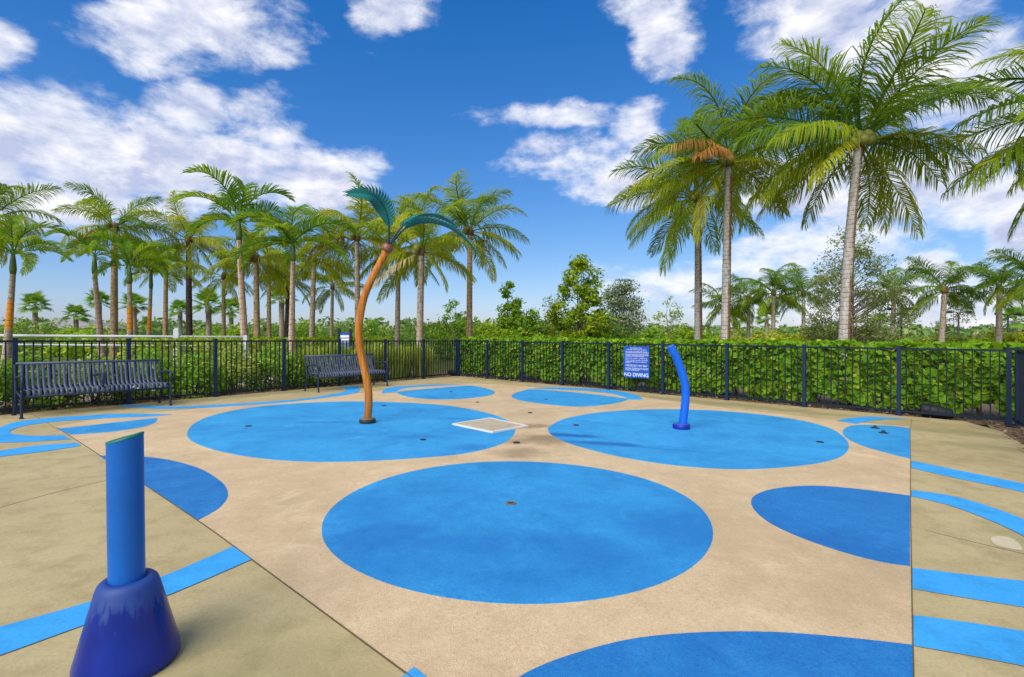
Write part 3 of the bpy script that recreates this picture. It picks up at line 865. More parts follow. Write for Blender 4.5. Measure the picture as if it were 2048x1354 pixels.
# ------------------------------------------------------------------ water features
def feature_palm():
    bx, by = G(735, 846)
    z0 = zg(bx, by)
    root = empty('spray_palm', (bx, by, z0), 'tall curved brown metal palm with three teal leaves standing on a blue circle', 'water feature')
    d = by
    O = Vector((bx, by, z0))
    path = [(735, 843), (735.5, 830), (737, 816), (737, 786), (733, 757), (729, 738), (722, 708), (719, 685), (718, 655), (722, 622), (730, 589), (744, 557), (760, 527), (773, 500)]
    pts = [P(px, py, d) - O for px, py in path]
    pts[0].z = 0.03
    fine = [Vector(p) for p in spline([tuple(p) for p in pts], 5, False)]
    rr = [0.060 - 0.004 * i / len(fine) for i in range(len(fine))]
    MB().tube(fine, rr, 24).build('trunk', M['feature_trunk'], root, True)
    disc = MB().lathe([(0.118, 0.0), (0.124, 0.008), (0.124, 0.055), (0.116, 0.066)], (0, 0, 0), 36).build('base_flange', M['dark_ring'], root, True)
    MB().lathe([(0.112, 0.0655), (0.112, 0.071), (0.062, 0.074)], (0, 0, 0), 36).build('flange_cover', M['tan_base'], disc, True)
    ax = (fine[-1] - fine[-4]).normalized()
    top = fine[-1]
    cl = MB().tube([top - ax * 0.02, top, top + ax * 0.02, top + ax * 0.07, top + ax * 0.095], [0.070, 0.086, 0.088, 0.085, 0.060], 24).build('collar', M['collar'], root, True)
    bm = MB()
    for k in range(8):
        th = k * math.pi / 4
        a = ax.orthogonal().normalized(); c = ax.cross(a)
        q = top + ax * 0.085 + (a * math.cos(th) + c * math.sin(th)) * 0.060
        bm.tube([q, q + ax * 0.03], 0.010, 6)
    tag(bm.build('bolts', M['nozzle'], cl), kind='stuff')
    start = top + ax * 0.07

    def leaf(ctrl, halfw, normal_hint, nt=24, fold=0.45, label=None):
        cp = [Vector(p) for p in spline([tuple(p) for p in ctrl], 10, False)]
        # even steps along the rib
        acc = [0]
        for i in range(1, len(cp)): acc.append(acc[-1] + (cp[i] - cp[i - 1]).length)
        def at(s):
            s *= acc[-1]
            for i in range(1, len(acc)):
                if acc[i] >= s:
                    f = (s - acc[i - 1]) / max(1e-9, acc[i] - acc[i - 1])
                    return cp[i - 1].lerp(cp[i], f)
            return cp[-1].copy()
        v, q = [], []
        st = 0.20
        def hw(s):
            k = (s - st) / (1 - st)
            return halfw * max(0.02, (math.sin(math.pi * min(1, k ** 0.62 * 0.97)) ** 0.8))
        for side in (-1, 1):
            for i in range(nt):
                s0 = st + (1 - st) * i / nt; s1 = st + (1 - st) * (i + 1) / nt
                p0, p1 = at(s0), at(s1)
                t = (p1 - p0).normalized()
                nrm = normal_hint - t * normal_hint.dot(t); nrm.normalize()
                sd = t.cross(nrm) * side
                up = nrm * fold
                lat = (sd + up).normalized()
                w0, w1 = hw(s0), hw(min(1, s1))
                b = len(v)
                step = (p1 - p0).length
                sweep = t * step * 1.2
                v += [p0, p1, p1 + lat * w1 * 0.72 + sweep, p0 + lat * w0 * 0.72 + sweep,
                      p1 + lat * w1 * 0.72 + sweep * 0.98, p0.lerp(p1, 0.85) + lat * (w0 + w1) * 0.5 + sweep * 2.0]
                q += [(b, b + 1, b + 2, b + 3), (b + 3, b + 4, b + 5, b + 5)]
        faces = [[f[0], f[1], f[2]] if f[2] == f[3] else list(f) for f in q]
        me = bpy.data.meshes.new('leaf')
        me.from_pydata([tuple(p) for p in v], [], faces)
        me.update()
        o = link('leaf', me, M['leaf_teal'], root)
        sm = o.modifiers.new('thick', 'SOLIDIFY'); sm.thickness = 0.009; sm.offset = 0
        n = 26
        MB().tube([at(i / n) for i in range(n + 1)], [0.017 * (1 - 0.75 * i / n) for i in range(n + 1)], 8).build('midrib', M['rib_teal'], o, True)

    def Q(px, py, dd=0.0): return P(px, py, d + dd) - O
    leaf([start, Q(778, 468, -.02), Q(777, 440, -.05), Q(768, 414, -.12), Q(752, 395, -.25), Q(730, 387, -.38), Q(697, 387, -.50)], 0.165, Vector((0.25, -1.0, 0.15)), 24, 0.25)
    leaf([start, Q(795, 472, -.05), Q(812, 456, -.12), Q(838, 446, -.2), Q(868, 446, -.28), Q(900, 457, -.34), Q(924, 474, -.38), Q(947, 497, -.42)], 0.135, Vector((0.0, 0.20, 1.0)), 24, 0.30)
    leaf([start, Q(792, 468, .06), Q(810, 448, .16), Q(838, 434, .32), Q(870, 434, .50), Q(898, 446, .66), Q(916, 462, .78)], 0.13, Vector((0.0, -0.15, 1.0)), 22, 0.30)


feature_palm()


def bent_post():
    bx, by = G(1362.5, 857.5)
    z0 = zg(bx, by)
    O = Vector((bx, by, z0)); d = by
    root = empty('spray_post', (bx, by, z0), 'bright blue bent spray post standing on the right blue circle', 'water feature', 'blue spray posts')
    path = [(1365.5, 853), (1367, 835), (1370.5, 805), (1371, 778), (1366, 752), (1356, 723), (1347, 704), (1341.5, 694)]
    pts = [P(px, py, d) - O for px, py in path]
    pts[0].z = 0.02
    fine = spline([tuple(p) for p in pts], 6, False)
    MB().tube(fine, 0.060, 28).build('tube', M['feature_blue'], root, True)
    e = Vector(fine[-1]); t = (e - Vector(fine[-3])).normalized()
    MB().tube([e - t * .004, e + t * .012, e + t * .018], [0.0612, 0.0612, 0.053], 28).build('end_cap', M['feature_blue'], root, True)
    fl = MB().lathe([(0.122, 0.0), (0.126, 0.01), (0.126, 0.060), (0.120, 0.070)], (0, 0, 0), 40).build('base_flange', M['feature_base_blue'], root, True)
    MB().lathe([(0.113, 0.0695), (0.113, 0.076), (0.061, 0.080)], (0, 0, 0), 40).build('flange_cover', paint_mat('flange_top_blue', (0.03, 0.10, 0.40), 0.5, .4), fl, True)


bent_post()


def cannon():
    bx, by = G(256, 1326)
    z0 = zg(bx, by)
    root = empty('spray_cannon', (bx, by, z0), 'blue tube on a flared dark blue cone base at the lower left, nearest the viewer', 'water feature', 'blue spray posts')
    prof = [(0.172, 0.0), (0.179, 0.012), (0.179, 0.040), (0.174, 0.060), (0.128, 0.240), (0.108, 0.318), (0.101, 0.336), (0.090, 0.347), (0.068, 0.350), (0.064, 0.342)]
    MB().lathe(prof, (0, 0, 0), 56).build('cone_base', M['cone'], root, True)
    r, n = 0.0622, 40
    lean = Vector((-0.012, 0.0, 0.89))
    v, q = [], []
    # top cut falls away from the viewer and towards the left
    view = Vector((bx, by)).normalized()
    left = Vector((-view.y, view.x))
    rings = [0.30, 0.5, 0.7]
    def topz(c, s):
        p = Vector((c, s)) * r
        return 0.918 - 0.12 * p.dot(view) - 0.24 * p.dot(left)
    for h in rings + [None]:
        for k in range(n):
            th = 2 * math.pi * k / n
            c, s = math.cos(th), math.sin(th)
            z = topz(c, s) if h is None else h
            f = z / 0.9
            v.append((r * c + lean.x * f, r * s, z))
    for i in range(len(rings)):
        for k in range(n):
            q.append((i * n + k, i * n + (k + 1) % n, (i + 1) * n + (k + 1) % n, (i + 1) * n + k))
    # inner wall
    b = len(v)
    for k in range(n):
        th = 2 * math.pi * k / n; c, s = math.cos(th), math.sin(th)
        v.append((0.0545 * c + lean.x, 0.0545 * s, topz(c, s) - .001))
    for k in range(n):
        v.append((0.0545 * math.cos(2 * math.pi * k / n), 0.0545 * math.sin(2 * math.pi * k / n), 0.45))
    for k in range(n):
        q.append((b + k, b + (k + 1) % n, b + n + (k + 1) % n, b + n + k))
    me = np_mesh('tube', v, [np.array(q), np.arange(b + n, b + 2 * n)[None, :]], True)
    t = link('tube', me, M['post_blue'], root)
    v2, q2 = [], []
    for rr, dz in ((0.0535, 0.0), (0.0535, 0.005), (0.0632, 0.005), (0.0632, -0.004)):
        for k in range(n):
            th = 2 * math.pi * k / n; c, s = math.cos(th), math.sin(th)
            v2.append((rr * c + lean.x, rr * s, topz(c, s) + dz))
    for i in range(3):
        for k in range(n):
            q2.append((i * n + k, (i + 1) * n + k, (i + 1) * n + (k + 1) % n, i * n + (k + 1) % n))
    link('rim', np_mesh('rim', v2, [np.array(q2)]), M['green_rim'], t)


cannon()

# square drain cover
dq = [G(*p) for p in ((904, 850), (980, 838), (1057, 854), (985, 867))]
dc = (sum(p[0] for p in dq) / 4, sum(p[1] for p in dq) / 4)
dr = empty('drain_cover', (dc[0], dc[1], zg(*dc)), 'square tan drain cover with a white rim at the edge of the left large circle', 'drain cover')


def drain():
    inn = [(dc[0] + (p[0] - dc[0]) * 0.90, dc[1] + (p[1] - dc[1]) * 0.90) for p in dq]
    bm = bmesh.new()
    z0 = zg(*dc)
    vs = []
    for ring, z in ((dq, 0.004), (dq, 0.026), (inn, 0.026), (inn, 0.012)):
        vs.append([bm.verts.new((p[0] - dc[0], p[1] - dc[1], zg(*p) - z0 + z)) for p in ring])
    for a, b in zip(vs, vs[1:]):
        for k in range(4):
            bm.faces.new((a[k], a[(k + 1) % 4], b[(k + 1) % 4], b[k]))
    bmesh.ops.recalc_face_normals(bm, faces=bm.faces[:])
    me = bpy.data.meshes.new('rim'); bm.to_mesh(me); bm.free()
    link('rim', me, M['white_trim'], dr)
    # slatted lid
    A, B, C_, D = [Vector((p[0] - dc[0], p[1] - dc[1])) for p in inn]
    n = 14
    for k in range(n):
        f0, f1 = (k + 0.04) / n, (k + 0.96) / n
        bm = bmesh.new()
        lo = [bm.verts.new((q.x, q.y, zg(q.x + dc[0], q.y + dc[1]) - z0 + 0.012)) for q in (A.lerp(D, f0), B.lerp(C_, f0), B.lerp(C_, f1), A.lerp(D, f1))]
        hi = [bm.verts.new((q.co.x, q.co.y, q.co.z + 0.010)) for q in lo]
        bm.faces.new(hi)
        for i in range(4): bm.faces.new((lo[i], lo[(i + 1) % 4], hi[(i + 1) % 4], hi[i]))
        bmesh.ops.recalc_face_normals(bm, faces=bm.faces[:])
        me = bpy.data.meshes.new('slat'); bm.to_mesh(me); bm.free()
        link('slat', me, M['lid'], dr)


M['lid'] = concrete_mat('drain_lid', (0.52, 0.44, 0.31), (0.46, 0.38, 0.25))
drain()

# spray nozzles set into the floor
nz_ring = MB().lathe([(0.052, 0.0), (0.052, 0.005), (0.046, 0.009), (0.030, 0.010), (0.030, 0.006)], (0, 0, 0), 20).mesh('ring', True)
nz_ring_brown = nz_ring.copy()
nz_core = MB().lathe([(0.029, 0.0), (0.029, 0.0065), (0.010, 0.008), (0.008, 0.004)], (0, 0, 0), 14).mesh('core', True)
NOZ = [((1022, 1008), 0.8, 'bronze floor nozzle in the middle of the nearest blue circle'), ((497, 853), .9, 'dark floor nozzle near the left end of the left large circle'),
       ((768, 812), .9, 'dark floor nozzle just right of the brown spray palm'), ((846, 880), .8, 'dark floor nozzle left of the drain cover, in front of the spray palm'),
       ((1033, 886), .9, 'dark floor nozzle on tan rubber in front of the drain cover'), ((1060, 826), .8, 'small floor nozzle on tan rubber beyond the drain cover'),
       ((1152, 851), .9, 'dark floor nozzle at the left end of the right large circle'), ((1640, 885), .9, 'dark floor nozzle at the right end of the right large circle'),
       ((902, 784), .8, 'small floor nozzle in the far left blue oval'), ((1092, 799), .8, 'small floor nozzle in the far blue oval in front of the hedge'),
       ((955, 805), .7, 'tiny floor nozzle on tan rubber between the far ovals')]
for (p, s, lab) in NOZ:
    x, y = G(*p)
    r = empty('floor_nozzle', (x, y, zg(x, y) + 0.0035), lab, 'nozzle', 'floor spray nozzles')
    a = link('ring', nz_ring_brown if p[1] > 1000 else nz_ring, M['nozzle_brown'] if p[1] > 1000 else M['nozzle_dark'], r); b = link('core', nz_core, M['nozzle_dark'], r)
    for o in (a, b): o.scale = (s, s, 1)
# two raised sprinkler pads in the clipped circle at the right
for (p, lab) in (((1750, 857), 'left one of the two small dark spray caps by the right joint'), ((1767, 866.5), 'right one of the two small dark spray caps by the right joint')):
    x, y = G(*p)
    r = empty('floor_sprinkler', (x, y, zg(x, y) + 0.0035), lab, 'nozzle', 'raised spray caps')
    MB().lathe([(0.060, 0.0), (0.060, 0.006), (0.030, 0.012), (0.024, 0.030), (0.014, 0.036)], (0, 0, 0), 18).build('cap', M['nozzle_dark'], r, True)
    MB().lathe([(0.012, 0.034), (0.012, 0.044), (0.006, 0.046)], (0, 0, 0), 10).build('tip', M['nozzle'], r, True)


# ------------------------------------------------------------------ signs
def text_mesh(body, size, align='LEFT', width=None):
    cu = bpy.data.curves.new('text', 'FONT')
    cu.body = body; cu.size = size; cu.align_x = align
    cu.offset = 0.006 * size
    o = bpy.data.objects.new('tmp_text', cu)
    COL.objects.link(o)
    bpy.context.view_layer.update()
    dg = bpy.context.evaluated_depsgraph_get()
    me = bpy.data.meshes.new_from_object(o.evaluated_get(dg))
    bpy.data.objects.remove(o); bpy.data.curves.remove(cu)
    if width:
        xs = [v.co.x for v in me.vertices]
        w = max(xs) - min(xs)
        k = width / w
        for v in me.vertices: v.co.x *= k
    return me


def ray_on_line(px, o, u, off):
    """where the vertical plane of a pixel column cuts a fence line moved by off"""
    a = online(o, u, 0, off); k = (px - CX) / F
    t = (k * a[1] - a[0]) / (u.x - k * u.y)
    return Vector((a[0] + u.x * t, a[1] + u.y * t))


def rules_sign():
    a = ray_on_line(1247.5, FC, uR, -0.035); b = ray_on_line(1299, FC, uR, -0.035)
    c = (a + b) / 2; w = (b - a).length
    zt = P(0, 692.3, a.y).z; zb = P(0, 757.5, b.y).z
    h = zt - zb
    root = empty('rules_sign', (c.x, c.y, zg(c.x, c.y) + 0.0), 'blue rules sign with white lettering reading NO DIVING on the fence', 'sign', None, math.atan2(uR.y, uR.x))
    zc = (zt + zb) / 2 - zg(c.x, c.y)
    bevel(MB().box((0, 0, zc), (w, 0.022, h)).build('panel', M['sign_blue'], root), 0.004)
    lines = [('INTERACTIVE', .055, 'C', .46), ('WATER FEATURE RULES', .105, 'C', .78), ('NO FOOD, BEVERAGES, GLASS', .165, 'L', .84), ('OR ANIMALS IN FEATURE OR ON DECK', .198, 'L', .90),
             ('DO NOT SWALLOW THE FEATURE', .252, 'L', .88), ('WATER, IT IS RECIRCULATED. DO NOT', .285, 'L', .90), ('USE IF ILL WITH DIARRHEA', .318, 'L', .72),
             ('BATHING LOAD: 12 PERSONS', .378, 'L', .84), ('POOL HOURS: DAWN TO DUSK', .438, 'L', .86), ('SHOWER BEFORE ENTERING', .492, 'L', .82), ('POOL', .526, 'L', .17),
             ('CHILDREN MUST HAVE ADULT', .592, 'L', .86), ('SUPERVISION AT ALL TIMES', .626, 'L', .83), ('CHANGE DIAPERS AT RESTROOM', .690, 'L', .88), ('DO NOT USE FEATURE IF WATER', .724, 'L', .85), ('IS NOT RUNNING', .758, 'L', .52)]
    for body, fy, al, fw in lines:
        me = text_mesh(body, 0.029, 'CENTER' if al == 'C' else 'LEFT', w * fw)
        o = link('lettering', me, M['sign_white'], root)
        o.rotation_euler = (math.radians(90), 0, 0)
        o.location = (0 if al == 'C' else -w * 0.42, -0.0135, zc + h / 2 - fy * h - 0.012)
    me = text_mesh('NO DIVING', 0.125, 'CENTER', w * 0.93)
    o = link('lettering', me, M['sign_white'], root)
    o.rotation_euler = (math.radians(90), 0, 0)
    o.location = (0, -0.0135, zc - h / 2 + 0.035)
    for sx in (-1, 1):
        for z in (zc + h * .42, zc - h * .42):
            MB().box((sx * w * .3, 0.022, z), (0.03, 0.025, 0.02)).build('clip', M['navy'], root)


rules_sign()


def post_sign():
    d = 15.2
    c = P(690, 665, d); z0 = zg(c.x, c.y)
    root = empty('post_sign', (c.x, c.y, z0 - 0.03), 'small blue and white notice between two black posts behind the fence', 'sign')
    top = P(0, 658, d).z - z0 + 0.03
    for sx in (-1, 1):
        MB().box((sx * 0.178, 0, top / 2), (0.075, 0.075, top)).box((sx * 0.178, 0, top + 0.01), (0.088, 0.088, 0.02)).build('post', M['black'], root)
    MB().box((0, -0.01, top - 0.42), (0.30, 0.02, 0.62)).build('panel', M['sign_blue'], root)
    MB().box((0, -0.024, top - 0.225), (0.26, 0.006, 0.075)).build('notice', M['sign_white'], root)
    MB().box((0, -0.024, top - 0.345), (0.26, 0.006, 0.11)).build('notice', M['sign_white'], root)


post_sign()


def white_fence():
    """two-rail white fence beyond the left shrubs"""
    d0 = 15.6
    a = P(-140, 0, d0 - .3); b = P(492, 0, d0 + .6)
    root = empty('rail_fence', (a.x, a.y, zg(a.x, a.y) - 0.05), 'white two-rail fence beyond the left shrubs', 'fence')
    O = Vector((a.x, a.y, zg(a.x, a.y) - 0.05))
    for yp_, hh in ((672.5, 0.085), (690.5, 0.06)):
        p = P(-140, yp_ - 2.5, a.y); q = P(492, yp_ + 2.0, b.y)
        dirv = q - p
        m = MB()
        ang = math.atan2(dirv.y, dirv.x)
        m.tube([p - O, q - O], hh / 2, 8)
        m.build('rail', M['white'], root, True)
    for px in (-140, 355, 492):
        f = (px + 140) / 632
        c = Vector((a.x + (b.x - a.x) * f, a.y + (b.y - a.y) * f, 0))
        c.x = (px - CX) / F * c.y
        zt = P(0, 658.5 if px == 355 else 670, c.y).z - O.z
        w = 0.17 if px == 355 else 0.11
        m = MB().box((c.x - O.x, c.y - O.y, zt / 2), (w, w, zt))
        if px == 355: m.box((c.x - O.x, c.y - O.y, zt + 0.02), (w * .7, w * .7, 0.04))
        m.build('post', M['white'], root)


white_fence()


# ------------------------------------------------------------------ palms
def arc(elev, droop, n=14, L=1.0, power=1.25):
    pts = [Vector((0, 0, 0))]
    for i in range(n):
        t = (i + 0.5) / n
        a = math.radians(elev - droop * t ** power)
        pts.append(pts[-1] + Vector((math.cos(a), 0, math.sin(a))) * (L / n))
    return pts


def frond_mesh(kind, elev, seed):
    """one palm frond of unit length growing along +x, bending under its weight"""
    r = random.Random(seed)
    if kind.startswith('coco'):
        droop, nl, lmax, wd, st, vup = 58 + r.uniform(-14, 20) + max(0, elev) * 0.32, 84, 0.32, 0.0092, 0.16, 0.14
        if kind == 'coco_far': nl, wd, lmax = 80, 0.0112, 0.30
        if elev < -10: droop = 30 + r.uniform(0, 14)
        power = 1.7 if elev > 30 else 1.3
    else:
        droop, nl, lmax, wd, st, vup = 75 + r.uniform(-10, 15) + max(0, elev) * 0.5, 40, 0.30, 0.021, 0.14, 0.50
        power = 1.5
    pts = arc(elev, droop, 16, 1.0, power)
    side_bend = r.uniform(-0.12, 0.12)
    for i, p in enumerate(pts): p.y += side_bend * (i / 16) ** 2
    v, q, t3 = [], [], []
    mb = MB()
    mb.tube(pts, [0.011 * (1 - 0.88 * i / 16) + 0.0008 for i in range(17)], 4)
    v += [Vector(p) for p in mb.v]; q += mb.q

    def at(s):
        f = s * 16; i = min(15, int(f)); return pts[i].lerp(pts[i + 1], f - i), (pts[i + 1] - pts[i]).normalized()
    for side in (-1, 1):
        for k in range(nl):
            s = st + (1 - st) * (k + r.uniform(0.1, 0.9)) / nl
            if kind.startswith('coco') and r.random() < 0.07: continue
            p, T = at(min(s, 0.999))
            S = Vector((0, side, 0))
            U = T.cross(Vector((0, 1, 0))); U = U if U.z > 0 or abs(T.z) > .9 else -U
            if abs(T.z) <= .9 and U.z < 0: U = -U
            if kind.startswith('coco'):
                fwd = math.radians(20 + 42 * s + r.uniform(-9, 9))
                ln = lmax * (math.sin(math.pi * (0.16 + 0.80 * s)) ** 0.55) * r.uniform(0.85, 1.1)
                g = (0.28 + 0.7 * r.random()) if elev > 30 else (0.75 + 1.0 * r.random())
            else:
                fwd = math.radians(28 + 40 * s + r.uniform(-6, 6))
                ln = lmax * (math.sin(math.pi * (0.13 + 0.80 * s)) ** 0.6) * r.uniform(0.88, 1.08)
                g = 0.20 + 0.30 * r.random()
            D = (S * math.cos(fwd) + T * math.sin(fwd) + U * (vup + r.uniform(-.12, .12))).normalized()
            Wd = (T - D * T.dot(D)).normalized()
            Wd = (Wd + U * r.uniform(-.5, .5)).normalized()
            w = wd * r.uniform(0.8, 1.15) * (1.0 if s < .8 else 0.75)
            p1 = p + D * ln * 0.38
            D2 = (D + Vector((0, 0, -g))).normalized()
            p2 = p1 + D2 * ln * 0.34
            D3 = (D2 + Vector((0, 0, -g * 1.2))).normalized()
            p3 = p2 + D3 * ln * 0.28
            b = len(v)
            v += [p - Wd * w * .35, p + Wd * w * .35, p1 - Wd * w * .5, p1 + Wd * w * .5, p2 - Wd * w * .42, p2 + Wd * w * .42, p3]
            q += [(b, b + 1, b + 3, b + 2), (b + 2, b + 3, b + 5, b + 4)]
            t3.append((b + 4, b + 5, b + 6))
    return np_mesh('frond', [tuple(p) for p in v], [np.array(q), np.array(t3)])


_fr = {}


def frond(kind, elev, var):
    key = (kind, elev, var)
    if key not in _fr: _fr[key] = frond_mesh(kind, elev, hash((kind, elev, var)) % 9973 if False else (elev + 90) * 7 + var * 131 + (0 if kind == 'coco' else 9000 if kind == 'coco_far' else 5000))
    return _fr[key]


def trunk_mesh(base_r, top_r, pts, swell=1.0):
    n = 12
    fine = spline([tuple(p) for p in pts], 14, False)
    L = sum(math.dist(fine[i], fine[i + 1]) for i in range(len(fine) - 1))
    m = max(12, int(L / 0.075))
    acc = [0]
    for i in range(len(fine) - 1): acc.append(acc[-1] + math.dist(fine[i], fine[i + 1]))
    path, rad = [], []
    for k in range(m + 1):
        s = acc[-1] * k / m
        i = max(0, min(len(acc) - 2, np.searchsorted(acc, s) - 1))
        f = (s - acc[i]) / max(1e-9, acc[i + 1] - acc[i])
        path.append(Vector(fine[i]).lerp(Vector(fine[i + 1]), f))
        t = k / m
        r = base_r + (top_r - base_r) * t
        r *= 1 + (swell - 1) * math.exp(-s / 0.45)
        r *= (1.0 + (0.035 if k % 2 else -0.02))
        rad.append(r)
    return MB().tube(path, rad, n).mesh('trunk', True)


def palm(kind, name, label, group, xb, xt, yt, d, L, r0, mat, seed, n=None, colours=None, coconuts=0, dead=(), bend=0.0, lean_back=0.0, low=True, fixed=()):
    """trunk foot under pixel column xb at distance d, crown springing at pixel (xt, yt); L frond length in metres"""
    R = random.Random(seed)
    fx = (xb - CX) / F * d
    z0 = zg(fx, d) - 0.05
    O = Vector((fx, d, z0))
    top = P(xt, yt, d + lean_back) - O
    root = empty(name, O, label, 'palm tree', group)
    mid = top * 0.5 + Vector((bend, 0, 0))
    q1 = top * 0.22 + Vector((bend * .75, 0, 0))
    link('trunk', trunk_mesh(r0, r0 * (0.72 if kind.startswith('coco') else 0.6), [(0, 0, 0), q1, mid, top * 0.8 + Vector((bend * .5, 0, 0)), top], 1.45 if kind.startswith('coco') else 1.35), mat, root)
    c = top.copy()
    if kind == 'fox':
        MB().tube([top - Vector((0, 0, .05)), top + Vector((0, 0, .1)), top + Vector((0, 0, .35)), top + Vector((0, 0, .62))], [r0 * .62, r0 * .78, r0 * .62, r0 * .34], 12).build('crownshaft', M['shaft'], root, True)
        c = top + Vector((0, 0, .55))
    else:
        MB().tube([top - Vector((0, 0, .12)), top + Vector((0, 0, .02)), top + Vector((0, 0, .28))], [r0 * .74, r0 * 1.15, r0 * .55], 10).build('leaf_base', M['fibre'], root, True)
    if colours is None:
        colours = ('coco_green', 'coco_olive', 'coco_yellow') if kind.startswith('coco') else ('fox_green', 'fox_green', 'fox_lime')
    if n is None: n = 24 if kind.startswith('coco') else 11
    ga = 2.39996
    for k in range(n):
        f = k / (n - 1)                                   # 0 youngest, 1 oldest
        if kind.startswith('coco'):
            elev = 84 - 122 * f ** 0.92 + R.uniform(-13, 13)
        else:
            elev = 80 - 78 * f + R.uniform(-6, 6)
        if not low: elev = max(elev, -12)
        e = int(round(elev / 12.0)) * 12
        o = link('frond', frond(kind, e, R.randrange(3)), None, root)
        if len(o.data.materials) == 0: o.data.materials.append(M['coco_green'])
        o.material_slots[0].link = 'OBJECT'
        ci = 0 if f < 0.45 else (1 if f < 0.78 else 2)
        if R.random() < .25: ci = min(2, ci + 1)
        o.material_slots[0].material = M[colours[ci]]
        az = k * ga + R.uniform(-.25, .25) + seed
        if e < 30 and math.sin(az) < -0.55:                # the oldest fronds hang to the sides and the back
            az = math.copysign(R.uniform(-0.45, 0.5), 1) if math.cos(az) > 0 else math.pi + R.uniform(-.5, .45)
        o.rotation_euler = (R.uniform(-.55, .55), R.uniform(-.06, .06), az)
        o.location = c + Vector((math.cos(az), math.sin(az), 0)) * r0 * 0.35 + Vector((0, 0, .10 * (1 - f)))
        s = L * R.uniform(0.86, 1.08) * (0.82 + 0.18 * math.sin(math.pi * min(1, f + .25)))
        o.scale = (s, s, s)
    for (az, elev, mk, sc) in list(dead) + list(fixed):
        e = int(round(elev / 12.0)) * 12
        o = link('frond', frond(kind, e, 1), None, root)
        if len(o.data.materials) == 0: o.data.materials.append(M['coco_green'])
        o.material_slots[0].link = 'OBJECT'; o.material_slots[0].material = M[mk]
        o.rotation_euler = (0, 0, math.radians(az)); o.location = c
        o.scale = (L * sc,) * 3
    for k in range(coconuts):
        az = (math.radians(-150 + 24 * k) if k < 6 else k * 1.9)
        cm = MB().lathe([(0.02, -.13), (.075, -.10), (.125, -.02), (.12, .05), (.07, .11), (.015, .135)], (0, 0, 0), 12).mesh('coconut', True)
        o = link('coconut', cm, M['coconut'], root)
        o.location = top + Vector((math.cos(az) * r0 * 1.7, math.sin(az) * r0 * 1.7, 0.02 + .1 * (k % 2)))
        o.rotation_euler = (.4, .3, az)
    return root


GR, GL, GD = 'tall coconut palms on the right', 'palms beyond the left fence', 'far palms on the right'
palm('coco', 'coconut_palm', 'tallest coconut palm with thick grey trunk and green coconuts, on the right', GR, 1688, 1718, 288, 11.6, 3.2, 0.126, M['trunk_shaded'], 3, 26, None, 9, (), -0.10,
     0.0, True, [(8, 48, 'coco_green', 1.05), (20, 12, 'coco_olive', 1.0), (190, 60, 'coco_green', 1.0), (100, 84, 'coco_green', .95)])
palm('coco', 'coconut_palm', 'coconut palm with straight pale trunk and a dead orange frond, left of the tallest palm', GR, 1449, 1457, 326, 13.6, 3.0, 0.128, M['trunk_shaded'], 11, 24, None, 3,
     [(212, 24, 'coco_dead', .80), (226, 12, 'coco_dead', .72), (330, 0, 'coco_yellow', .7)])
palm('coco', 'coconut_palm', 'coconut palm with slim trunk shaded brown on its right, farthest left of the three tall ones', GR, 1397, 1396, 398, 17.0, 3.15, 0.140, M['trunk_shaded'], 23, 22, ('coco_green', 'coco_olive', 'coco_olive'), 2, [(210, -48, 'coco_olive', .9)])
palm('coco', 'coconut_palm', 'coconut palm whose fronds reach in from the right edge', GR, 2285, 2255, 240, 10.6, 3.6, 0.155, M['trunk_shaded'], 31, 24, ('coco_green', 'coco_olive', 'coco_olive'), 3, (), 0, 0, True,
     [(178, 0, 'coco_olive', 1.05), (185, 24, 'coco_green', 1.0), (160, 48, 'coco_green', 1.0), (200, -24, 'coco_olive', 1.0)])

